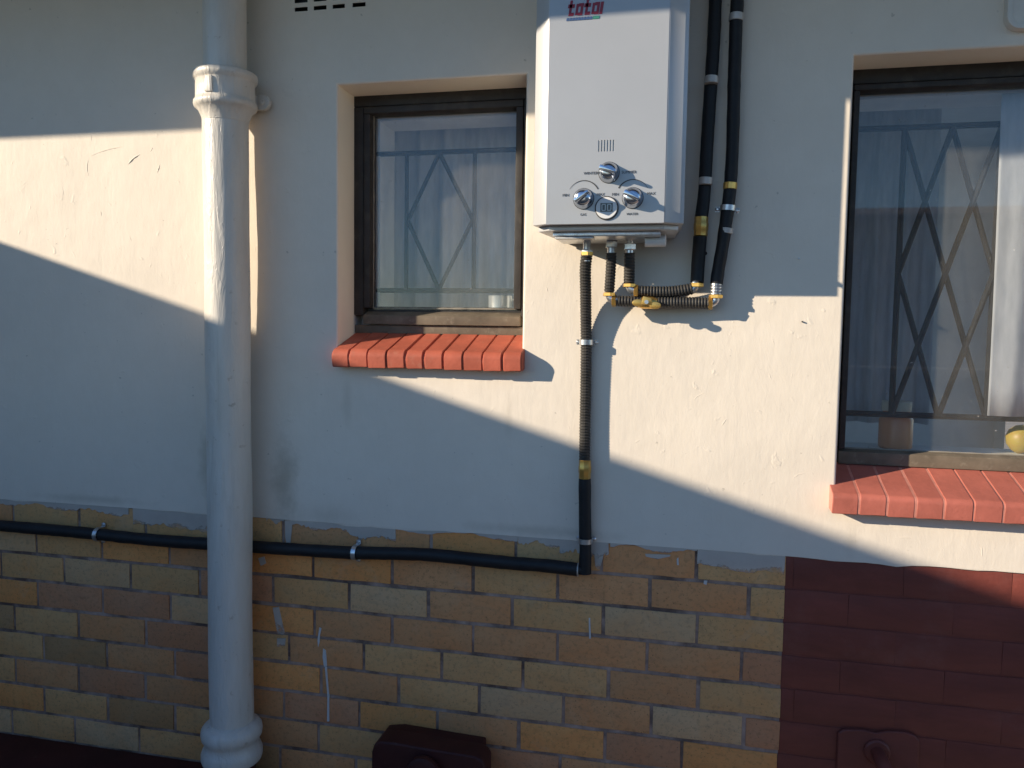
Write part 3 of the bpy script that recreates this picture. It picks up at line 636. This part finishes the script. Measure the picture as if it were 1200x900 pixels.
# slot backs need room behind the sheet
fp.build('front_panel', ['panel', 'dark'], wh)
MB().column([(1.590, -.012), (1.572, -.170), (1.60, -.192), (1.858, -.192), (1.890, -.170), (1.880, -.012)], HB-.0075, HB+.0035).build('bottom_rim', 'casing', wh, bevel=.002)
MB().box((1.606, -.172, HB-.019), (1.852, -.02, HB-.0078)).build('bottom_plate', 'steel', wh, bevel=.003)
MB().box((1.612, -.172, HB-.0235), (1.70, -.145, HB-.0195)).build('bottom_lip', 'casing', wh, bevel=.001)
YP = YH-.0024                                   # front of the panel
def knob(x, z, ang):
    k = MB().lathe([(0, .0225), (.003, .0225), (.006, .0210), (.015, .0190), (.021, .0172), (.0245, .013), (.0258, .007), (.026, .001)], (x, YP, z), (0, -1, 0), n=30).build('knob', 'chrome', wh)
    c, s_ = math.cos(ang), math.sin(ang); hl, ht = .0180, .0052
    rect = [(-hl, -ht), (hl, -ht*.7), (hl*1.05, 0), (hl, ht*.7), (-hl, ht)]
    P = [(x+c*u-s_*v, z+s_*u+c*v) for u, v in rect]
    MB().prism(P, YP-.043, YP-.018).build('grip', 'chrome', k, bevel=.003)
    MB().lathe([(0, .0236), (.0010, .0236), (.0016, .0232)], (x, YP, z), (0, -1, 0), n=30).build('bezel', 'print', k)
K1, K2, K3 = at(713, 201, YP-.012), at(683, 232, YP-.012), at(741, 231, YP-.012)
knob(K1.x, K1.z, R(-20)); knob(K2.x, K2.z, R(35)); knob(K3.x, K3.z, R(-28))
def arc(cx, cz, r, a0, a1, w0, w1):
    m_ = MB(); n = 18; V = []
    for i in range(n+1):
        a = R(a0+(a1-a0)*i/n); w = w0+(w1-w0)*i/n
        V += [(cx+(r-w/2)*math.cos(a), cz+(r-w/2)*math.sin(a)), (cx+(r+w/2)*math.cos(a), cz+(r+w/2)*math.sin(a))]
    vs = [(x, YP-.0006, z) for x, z in V]
    m_.add(vs, [(2*i, 2*i+1, 2*i+3, 2*i+2) for i in range(n)])
    m_.build('dial_arc', 'print', wh)
arc(K2.x, K2.z+.004, .036, 150, 28, .0006, .0030); arc(K3.x, K3.z+.004, .036, 150, 28, .0030, .0006)
def lettering(txt, x, z, size, mat, name='lettering', bold=0.0, shear=0.0, rot=0.0, y=None):
    cu = bpy.data.curves.new(name, 'FONT'); cu.body = txt; cu.size = size; cu.align_x = 'CENTER'; cu.offset = bold; cu.extrude = .0002; cu.shear = shear; cu.resolution_u = 3
    ob = bpy.data.objects.new(name, cu); COL.objects.link(ob)
    me = bpy.data.meshes.new_from_object(ob, depsgraph=bpy.context.evaluated_depsgraph_get()); me.materials.clear()
    bpy.data.objects.remove(ob)
    me.transform(Matrix.Rotation(R(90), 4, 'X')); me.materials.append(MT[mat])
    return place(name, me, (x, (YP-.0005) if y is None else y, z), wh)
lettering('WINTER', K1.x-.040, K1.z-.003, .0085, 'print'); lettering('SUMMER', K1.x+.044, K1.z-.003, .0085, 'print')
lettering('MIN', K2.x-.040, K2.z+.006, .0085, 'print'); lettering('MAX', K2.x+.038, K2.z+.006, .0085, 'print'); lettering('GAS', K2.x, K2.z-.037, .0075, 'print')
lettering('MIN', K3.x-.038, K3.z+.006, .0085, 'print'); lettering('MAX', K3.x+.040, K3.z+.006, .0085, 'print'); lettering('WATER', K3.x, K3.z-.037, .0075, 'print')
dc = at(711, 244, YP)
dsp = MB().lathe([(0, .0262), (.0026, .0262), (.0034, .0250)], (dc.x, YP, dc.z), (0, -1, 0), n=36).build('display_ring', 'print', wh)
MB().lathe([(.0028, .0236), (.0044, .0236), (.0050, .0228)], (dc.x, YP, dc.z), (0, -1, 0), n=36).build('display_disc', 'white_plastic', dsp)
MB().box((dc.x-.0135, YP-.0058, dc.z-.0085), (dc.x+.0135, YP-.0045, dc.z+.0105)).build('screen', 'lcd', dsp)
dg = MB()
for cx in (dc.x-.0062, dc.x+.0062):             # two seven-segment zeros
    for (a, c, b_, d) in ((-.0040, .0068, .0040, .0084), (-.0040, -.0064, .0040, -.0048), (-.0046, -.0046, -.0028, .0066), (.0028, -.0046, .0046, .0066)):
        dg.box((cx+a, YP-.0063, dc.z+c), (cx+b_, YP-.0057, dc.z+d))
dg.build('digit', 'lcd_digit', dsp)
# maker's word on the panel: heavy slab letters built stroke by stroke
P0, P1 = at(664, 17.5, YP), at(708, 14, YP)
LW, LH = P1.x-P0.x, 0.0255; lx, lz = P0.x, P0.z-.003
adv = LW/4.62; sl = .14
def stroke(mb, a, c, b_, d, x):                 # slanted block in letter space
    mb.prism([(x+a*adv+sl*c*LH, lz+c*LH), (x+b_*adv+sl*c*LH, lz+c*LH), (x+b_*adv+sl*d*LH, lz+d*LH), (x+a*adv+sl*d*LH, lz+d*LH)], YP-.0010, YP-.0001)
def letter(ch, x, mat):
    q = MB()
    if ch == 't':
        stroke(q, .22, 0, .52, 1.28, x); stroke(q, .02, .66, .84, .96, x); stroke(q, .52, 0, .86, .26, x)
    if ch in 'oa':
        stroke(q, .04, .04, .34, .96, x); stroke(q, .62, 0, .94, 1.0, x); stroke(q, .34, 0, .62, .24, x); stroke(q, .34, .74, .62, 1.0, x)
    if ch == 'i':
        stroke(q, .05, 0, .40, 1.0, x)
    q.build('logo_letter', mat, wh)
for i, ch in enumerate('totai'): letter(ch, lx+adv*(i if i < 4 else 3.98), 'red_print')
q = MB(); stroke(q, .12, 1.18, .52, 1.50, lx+adv*3.98); q.build('logo_dot', 'blue_print', wh)
q = MB()
for k in range(9): stroke(q, .06+.36*k, -.40, .06+.36*k+.27, -.16, lx)
q.build('logo_strapline', 'blue_print', wh)
q = MB(); stroke(q, 3.32, -.38, 4.1, -.14, lx); q.build('logo_strapline_end', 'green_print', wh)
# fittings under the casing
def nipple(px, z0, z1, y):
    p = at(px, 284, y)
    nb = MB(); nb.lathe([(0, .0095), (z1-z0, .0095)], (p.x, y, z0), n=14)
    nb.lathe([(0, .0135), (.002, .015), (.014, .015), (.016, .0135)], (p.x, y, z0+.012), n=6)
    nb.build('inlet_nut', 'steel', wh, angle=25); return p.x
YN = -0.0755
NA, NBx, NCx = nipple(688, .786, HB-.018, YN), nipple(738, .800, HB-.018, YN), nipple(716.5, .806, HB-.018, YN)
p = at(769, 283, -0.0936)
MB().lathe([(-.024, .010), (-.0235, .0145), (.022, .0145), (.024, .010)], (p.x, -.13, p.z-.002), (1, 0, 0), n=18).build('drain_plug', 'white_plastic', wh)
MB().lathe([(0, .008), (.03, .008)], (p.x, -.13, p.z), (0, 0, 1), n=12).build('drain_stem', 'steel', wh)

# ------------------------------------------------------------------ hoses and insulated pipes
def smooth_path(pts, n=8):
    P = [Vector(p) for p in pts]; out = []
    for i in range(len(P)-1):
        a, b_, c, d = P[max(i-1, 0)], P[i], P[i+1], P[min(i+2, len(P)-1)]
        for k in range(n):
            t_ = k/n; t2, t3 = t_*t_, t_**3
            out.append(0.5*((2*b_)+(c-a)*t_+(2*a-5*b_+4*c-d)*t2+(3*b_-a-3*c+d)*t3))
    out.append(P[-1]); return out
def resample(P, step):
    L_ = [0]
    for a, b_ in zip(P, P[1:]): L_.append(L_[-1]+(b_-a).length)
    n = max(2, int(L_[-1]/step)); out = []; j = 0
    for i in range(n+1):
        s_ = L_[-1]*i/n
        while j < len(L_)-2 and L_[j+1] < s_: j += 1
        f = (s_-L_[j])/max(1e-9, L_[j+1]-L_[j]); out.append(P[j].lerp(P[j+1], f))
    return out
def corrugated(name, pts, r, par, mat='rubber', pitch=.0072):
    P = resample(smooth_path(pts), pitch/4)
    pr = (1.0, 1.0, .93, .86)
    return MB().tube(P, [r*pr[i % 4] for i in range(len(P))], 14).build(name, mat, par, angle=20)
def sleeve(name, pts, r, par, mat='black', seed=0):
    P = resample(smooth_path(pts), .02); rr = random.Random(seed)
    return MB().tube(P, [r*(1+rr.uniform(-.035, .035)) for _ in P], 18).build(name, mat, par, angle=50)
def ring(name, p, d, r, w, par, mat, n=20, bead=False):
    d = Vector(d).normalized()
    prof = [(-w/2, r*.9), (-w/2+.001, r), (w/2-.001, r), (w/2, r*.9)]
    if bead: prof = [(-w/2, r*.9), (-w/2+.001, r), (-w*.2, r), (-w*.15, r*1.07), (w*.15, r*1.07), (w*.2, r), (w/2-.001, r), (w/2, r*.9)]
    return MB().lathe(prof, p, d, n).build(name, mat, par, angle=25)
def elbow(p, d1, d2, r, par, mat='steel', ln=.020):
    p, d1, d2 = Vector(p), Vector(d1).normalized(), Vector(d2).normalized()
    P = [p+d1*ln]+[((p+d1*ln*.6)*(1-t_)**2+p*2*t_*(1-t_)+(p+d2*ln*.6)*t_*t_) for t_ in (0, .25, .5, .75, 1)]+[p+d2*ln]
    return MB().tube(P, r, 14).build('elbow', mat, par, angle=60)
UP, DN, LF, RT = Vector((0, 0, 1)), Vector((0, 0, -1)), Vector((-1, 0, 0)), Vector((1, 0, 0))

# A: down from the heater and away to the left
ga = thing('gas_hose', 'dark corrugated hose from the heater joined to black pipe running along the brickwork', 'pipe', at(685, 672, -0.0240))
corrugated('flexible_hose', [(NA, YN, .802), at(686.0, 315, -.066), at(686.3, 340, -.049), at(686.5, 357, -.037), at(686.8, 384, -.026), at(687, 402, -.023), at(686.5, 450, -.021), at(685.5, 500, -.021), at(685, 541, -.022)], .0145, ga)
ring('hose_nut', (NA, YN, .804), UP, .0155, .010, ga, 'brass', 6)
b0, b1 = at(685.2, 539, -0.0280), at(685.3, 561, -0.0280)
bc = ring('brass_coupling', (b0+b1)/2, UP, .0150, (b0-b1).length, ga, 'brass', 8, True)
sleeve('pipe_riser', [at(685.3, 561, -0.0280), at(685.5, 610, -0.0270), at(686, 640, -0.0260), at(685.6, 672, -0.0260)], .0155, ga, seed=1)
pc = at(684, 668, -0.0260)
sleeve('pipe_stub', [pc+RT*.008, pc+LF*.026], .0125, ga, seed=2)
run = [at(677, 667.5, -0.0240), at(640, 663, -0.0240), at(600, 660, -0.0240), at(560, 656, -0.0240), at(500, 650, -0.0240), at(440, 648.2, -0.0250), at(400, 647.2, -0.0240), at(300, 641, -0.0240), at(240, 637, -0.0240), at(200, 634.5, -0.0240), at(150, 630, -0.0240), at(115, 626, -0.0240), at(60, 621, -0.0240), at(0, 616, -0.0240), at(-60, 611, -.024), at(-130, 605, -.024), Vector((-.75, -.024, -.004)), Vector((-1.2, -.024, .002)), Vector((-1.59, -.024, .0))]
sleeve('pipe_run', run, .0172, ga, seed=3)
ring('pipe_end', at(677.5, 667.5, -0.0240), RT, .0178, .004, ga, 'tape')

# B: short hose, elbow, level hose, elbow, then the left black pipe up the wall
gb = thing('hot_water_pipe', 'left of the two black pipes climbing the wall right of the heater', 'pipe', at(815, 340, -0.0392), 'black pipes climbing from the heater')
eb = at(737.5, 340, -0.0538); eb2 = at(815.5, 340, -0.0391)
corrugated('inlet_hose', [(NBx, YN, .806), at(737.6, 310, -0.0720), at(737.2, 331, -0.0539)], .0135, gb)
ring('hose_nut', at(737.3, 334.5, -0.0538), UP, .0160, .009, gb, 'brass', 6)
elbow(eb, UP, RT, .0095, gb); 
ring('hose_nut', at(745.5, 341.5, -0.0519), RT, .0165, .010, gb, 'brass', 6)
corrugated('level_hose', [at(748, 341.3, -0.0514), at(770, 342, -0.0469), at(790, 341.5, -0.0433), at(811, 338.5, -0.0399)], .0140, gb)
elbow(eb2+LF*.002, LF, UP, .0100, gb)
ring('hose_nut', at(816.5, 334, -0.0390), UP, .0165, .010, gb, 'brass', 6)
sleeve('lower_sleeve', [at(816.8, 331, -0.0389), at(818, 310, -0.0340), at(820.5, 277, -0.0389)], .0155, gb, seed=5)
c0, c1 = at(821, 277, -0.0389), at(822, 254, -0.0374)
ring('brass_coupling', (c0+c1)/2, c1-c0, .0160, (c1-c0).length, gb, 'brass', 8, True)
sleeve('upper_sleeve', [at(822, 254, -0.0374), at(825.5, 225, -0.0360), at(828.5, 170, -0.0331), at(833, 100, -0.0302), at(836.2, 50, -0.0288), at(838.4, 0, -0.0288), at(840.5, -60, -0.0288), at(842, -130, -0.0288)], .0150, gb, seed=6)
for x, y in ((827, 212.5), (833.6, 94)): ring('joint_band', at(x, y, -.045), Vector((.05, 0, 1)), .0165, .017, gb, 'tape')

# C: second water hose with the brass tap, up the right black pipe
gc = thing('cold_water_pipe', 'right of the two black pipes, with a brass tap on its hose below the heater', 'pipe', at(838, 354, -0.0360), 'black pipes climbing from the heater')
ec = at(714, 351.5, -0.0620); ec2 = at(838.5, 355, -0.0360)
corrugated('inlet_hose', [(NCx, YN, .806), at(716, 310, -0.0720), at(714, 342, -0.0620)], .0130, gc)
ring('hose_nut', at(713.6, 345, -0.0620), UP, .0150, .009, gc, 'brass', 6)
elbow(ec, UP, RT, .0090, gc)
ring('hose_nut', at(719.5, 352.3, -0.0590), RT, .0155, .010, gc, 'brass', 6)
corrugated('short_hose', [at(721.5, 352.5, -0.0583), at(738, 353.2, -0.0537), at(752, 354, -0.0505)], .0135, gc)
corrugated('level_hose', [at(768, 354.4, -0.0473), at(790, 354.5, -0.0433), at(812, 354.8, -0.0397), at(831, 355.5, -0.0368)], .0140, gc)
vc = at(758.5, 354.5, -0.0492)
vb = MB().lathe([(-.024, .0125), (-.016, .0135), (-.012, .0155), (.012, .0155), (.016, .0135), (.024, .0125)], vc, (1, 0, -.02), n=14).build('tap_body', 'brass', gc)
MB().lathe([(0, .0085), (.016, .0085), (.017, .0115), (.026, .0115), (.027, .007)], vc, (0, -1, 0), n=12).build('spindle', 'brass', vb)
wg = MB(); hy = vc.y-.030
for sgn, tilt in ((-1, -.002), (1, -.008)):
    pts = []
    for a in range(0, 360, 24):
        pts.append((vc.x+sgn*.0205+.0140*math.cos(R(a)), vc.z+tilt+.0085*math.sin(R(a))))
    wg.prism(pts, hy-.003, hy+.003)
wg.prism([(vc.x-.013, vc.z-.006), (vc.x+.013, vc.z-.008), (vc.x+.012, vc.z+.009), (vc.x-.008, vc.z+.014)], hy-.004, hy+.004)
wg.build('wing_handle', 'brass', vb, bevel=.0015)
MB().lathe([(0, .005), (.003, .005)], (vc.x, hy-.004, vc.z), (0, -1, 0), n=8).build('handle_screw', 'steel', vb)
ring('hose_nut', at(832.5, 355.3, -0.0365), RT, .0165, .010, gc, 'brass', 6)
elbow(ec2, LF, UP, .0100, gc)
ring('hose_nut', at(838.8, 347.5, -0.0360), UP, .0165, .009, gc, 'brass', 6)
corrugated('riser_hose', [at(838.8, 345, -0.0360), at(839.5, 330, -0.0360)], .0140, gc, 'steel')
sleeve('lower_sleeve', [at(839.5, 333, -0.0360), at(842, 315, -0.0340), at(846.5, 290, -0.0374), at(850.5, 262, -0.0346), at(854, 235, -0.0331), at(856, 215, -0.0324), at(858.5, 170, -0.0317), at(860.2, 100, -0.0310), at(861.5, 60, -0.0310), at(862.6, 25, -0.0310), at(864, 0, -0.0302), at(866, -60, -0.0302), at(868, -130, -0.0302)], .0150, gc, seed=8)
ring('brass_coupling', at(855.6, 218, -0.0328), Vector((.05, 0, 1)), .0165, .016, gc, 'brass', 12)
ring('joint_band', at(850.8, 270.5, -0.0353), Vector((.12, 0, 1)), .0165, .013, gc, 'tape')
ring('joint_band', at(862.7, 20.5, -0.0310), Vector((.05, 0, 1)), .0168, .017, gc, 'tape')

# saddle clips screwed over the pipes
def clip(label, p, axis, r, lug=.012):
    """steel strap bent round a pipe, lugs flat on the wall"""
    t_ = thing('pipe_clip', label, 'pipe clip', p, 'steel pipe clips on the wall')
    a = Vector(axis).normalized(); side = a.cross(Vector((0, -1, 0))).normalized(); out = Vector((0, -1, 0))
    ss = [side*(r+lug+.006)+out*(p.y+.002), side*(r+.003)+out*(p.y+.002)]
    path = []
    yb = p.y+.0035
    path.append(Vector((0, -yb, 0))+side*(r+lug)); path.append(Vector((0, -yb, 0))+side*(r+.002))
    for k in range(13):
        an = R(-10+200*k/12); path.append(side*(r+.0014)*math.cos(an)+out*(r+.0014)*math.sin(an))
    path.append(Vector((0, -yb, 0))-side*(r+.002)); path.append(Vector((0, -yb, 0))-side*(r+lug))
    m_ = MB(); n = len(path); w = .0062; V = []
    for i, q in enumerate(path):
        nn = q.normalized() if 1 < i < n-2 else out
        for s_, h in ((-w, 0), (w, 0), (w, .0016), (-w, .0016)): V.append(p+q+a*s_+nn*h)
    m_.add(V, [(i*4+k, i*4+(k+1) % 4, i*4+4+(k+1) % 4, i*4+4+k) for i in range(n-1) for k in range(4)]+[(0, 1, 2, 3), (4*n-1, 4*n-2, 4*n-3, 4*n-4)])
    m_.build('strap', 'steel', t_)
    for s_ in (1, -1):
        q = p+Vector((0, -yb, 0))+side*s_*(r+lug*.62)
        MB().lathe([(0, .0062), (.002, .0044), (.0034, .0025)], q+out*.0012, (0, -1, 0), n=10).build('screw', 'steel', t_)
clip('steel saddle clip on the corrugated hose just below the heater', at(687, 401, -0.0232), UP, .0150)
clip('thin steel clip on the short black riser where plaster meets brick', at(685.6, 633.5, -0.0262), UP, .0158, .007)
clip('bright steel clip on the horizontal black pipe, halfway between downpipe and riser', at(416.5, 647.6, -0.0245), (1, 0, -.02), .0175, .012)
clip('small steel clip on the horizontal black pipe left of the downpipe', at(115.5, 626.2, -0.0240), (1, 0, -.04), .0175, .012)
clip('steel saddle clip on the right black pipe near its brass collar', at(853, 244, -0.0335), Vector((.08, 0, 1)), .0156)

# small fixings left in the wall
def plug(px, py, label, r=.0045, mat='dark'):
    p = at(px, py, -.004)
    tag(MB().lathe([(0, r*.7), (.004, r), (.0065, r*.8)], (p.x, -.003, p.z), (0, -1, 0), n=10).build('wall_plug', mat), label, 'wall plug', 'old plugs left in the wall')
plug(826.5, 297, 'black plug in the wall between the two black pipes')
plug(940, 377, 'small dark nail hole plug in the sunlit wall below the pipes', .002)
plug(936, 303, 'pale plug in the shaded wall left of the large window', .0025, 'white_plastic')
bx = thing('wall_box', 'flat cream cover plate with rounded corners high on the right', 'cover plate', (2.72, 0, 1.291))
MB().prism(rrect(2.580, 2.86, 1.292, 1.52, .028), -.022, -.003).build('cover', 'cover', bx, bevel=.004)
ri = MB(); a1, a2 = rrect(2.577, 2.863, 1.289, 1.523, .030), rrect(2.588, 2.852, 1.300, 1.512, .021); k = len(a1)
ri.add([(x, -.004, z) for x, z in a1]+[(x, -.026, z) for x, z in a1]+[(x, -.026, z) for x, z in a2]+[(x, -.018, z) for x, z in a2],
       [(j*k+i, j*k+(i+1) % k, (j+1)*k+(i+1) % k, (j+1)*k+i) for j in range(3) for i in range(k)])
ri.build('rim', 'cover', bx, bevel=.002)

# ------------------------------------------------------------------ maroon gully surround and stub pipe low on the wall
gu = thing('gully_surround', 'dark maroon painted gully surround with rounded corners against the brick base', 'gully', (1.31, -.06, GROUND))
gx0, gx1, gz = 1.142, 1.452, -.458
up = [(gx0-.006, GROUND), (gx0, gz-.03), (gx0+.006, gz-.008), (gx0+.02, gz+.001), (gx0+.06, gz+.003), (gx0+.16, gz-.001), (gx1-.03, gz-.004), (gx1-.012, gz-.010), (gx1-.004, gz-.024), (gx1+.004, GROUND)]
MB().prism(up, -.122, -.050).build('upstand', 'dark_maroon', gu, bevel=.009, seg=3)
MB().prism([(gx0+.004, GROUND), (gx0+.004, gz-.012), (gx0+.05, gz-.004), (gx1-.03, gz-.012), (gx1-.006, GROUND)], -.0495, -.004).build('mortar_backing', 'dark_maroon', gu, bevel=.006)
pp = at(497, 897, -.135)
st = MB().lathe([(0, .036), (.012, .044), (.02, .046), (.03, .044), (.034, .036), (.036, .01)], (pp.x, -.121, pp.z-.018), (0, -1, 0), n=24).build('pipe_cap', 'dark_maroon', gu)
MB().box((1.118, -.03, GROUND), (1.1485, -.0, -.515)).build('side_patch', 'smear', gu, bevel=.004)
sp = thing('stub_pipe', 'maroon painted stub pipe poking from a mortar patch at lower right', 'pipe', (2.39, 0, -.377))
ptp = [(2.30, -.60), (2.300, -.345), (2.312, -.334), (2.36, -.330), (2.385, -.334), (2.41, -.326), (2.45, -.323), (2.472, -.328), (2.483, -.342), (2.4845, -.60)]
MB().prism(ptp, -.0085, .002).build('mortar_patch', 'maroon', sp, bevel=.005, seg=3)
c0 = Vector((2.389, -.008, -.378))
MB().lathe([(0, .030), (.006, .030), (.010, .026)], c0, (0, -1, 0), n=22).build('flange', 'maroon', sp)
MB().tube(smooth_path([c0+Vector((0, .004, 0)), c0+Vector((.002, -.03, -.002)), c0+Vector((.006, -.06, -.012)), c0+Vector((.010, -.085, -.035)), c0+Vector((.012, -.095, -.07)), c0+Vector((.012, -.095, -.13))], 4), .0165, 16).build('bent_pipe', 'maroon', sp)

# ------------------------------------------------------------------ what stands round the yard, out of the frame
OX = -1.6
ob = thing('outbuilding', 'unseen low lean-to outbuilding left of the house wall, shaped to cast the diagonal shadow', 'outbuilding', (OX-1.5, -2, GROUND))
def zr(y): return 1.316+0.1283*(-y)  # roof line of the unseen caster, fitted to throw the diagonal shadow
MB().hull8([(OX-3, -2.5, GROUND), (OX-.06, -2.5, GROUND), (OX-.06, -.02, GROUND), (OX-3, -.02, GROUND), (OX-3, -2.5, zr(-2.5)-.10), (OX-.06, -2.5, zr(-2.5)-.10), (OX-.06, -.02, zr(-.02)-.10), (OX-3, -.02, zr(-.02)-.10)]).build('wall', 'neighbour', ob)
MB().hull8([(OX-3.1, -2.6, zr(-2.6)-.095), (OX, -2.6, zr(-2.6)-.095), (OX, -.6, zr(-.6)-.095), (OX-3.1, -.6, zr(-.6)-.095), (OX-3.1, -2.6, zr(-2.6)), (OX, -2.6, zr(-2.6)), (OX, -.6, zr(-.6)), (OX-3.1, -.6, zr(-.6))]).build('roof', 'tile_roof', ob)
bw = thing('boundary_wall', 'plain rendered boundary wall facing the house across the yard', 'wall', (3, -3.5, GROUND))
MB().box((OX-3, -3.72, GROUND), (9, -3.5, 0.35)).build('wall_face', 'boundary', bw)
MB().box((OX-3, -3.75, 0.352), (9, -3.47, 0.40)).build('coping', 'boundary', bw)
nh = thing('neighbour_house', 'neighbouring house with a brown roof beyond the boundary wall', 'house', (4, -9, GROUND))
MB().box((3.0, -14, GROUND), (12, -8, 2.0)).build('wall', 'neighbour', nh)
MB().hull8([(2.5, -14.5, 1.98), (12.5, -14.5, 1.98), (12.5, -7.5, 1.98), (2.5, -7.5, 1.98), (4, -11.1, 2.55), (11, -11.1, 2.55), (11, -10.9, 2.55), (4, -10.9, 2.55)]).build('roof', 'tile_roof', nh)
# trowel scars and float marks left in the plaster
def scar(pts, r):
    r *= .6
    P = smooth_path([Vector((q.x, -.0036, q.z)) for q in (at(x, y, -.004) for x, y in pts)], 5); n = len(P)
    MB().tube(P, [r*(.25+.75*math.sin(math.pi*(i+.4)/n))*random.uniform(.75, 1.25) for i in range(n)], 6).build('plaster_scar', 'plaster', house)
for pts, r in ((((104, 184), (118, 178), (132, 174), (146, 172)), .0022), (((150, 193), (156, 186), (164, 181)), .0040), (((104, 186), (102, 196), (104, 208)), .0020),
               (((184, 203), (186, 197), (187, 193)), .0026), (((176, 178), (179, 173)), .0020), (((107, 158), (107, 166)), .0016), (((72, 236), (74, 226), (73, 218)), .0016),
               (((118, 246), (119, 254)), .0018), (((152, 276), (154, 283)), .0016), (((640, 335), (642, 343)), .0018), (((812, 470), (818, 464), (826, 461)), .0016),
               (((845, 500), (849, 494), (852, 490)), .0018), (((905, 395), (907, 404)), .0016), (((742, 520), (750, 516)), .0018), (((930, 560), (936, 556), (944, 555)), .0018),
               (((1046, 632), (1058, 630), (1070, 631)), .0016), (((1150, 640), (1151, 652)), .0018), (((583, 612), (585, 618)), .0026)): scar(pts, r)
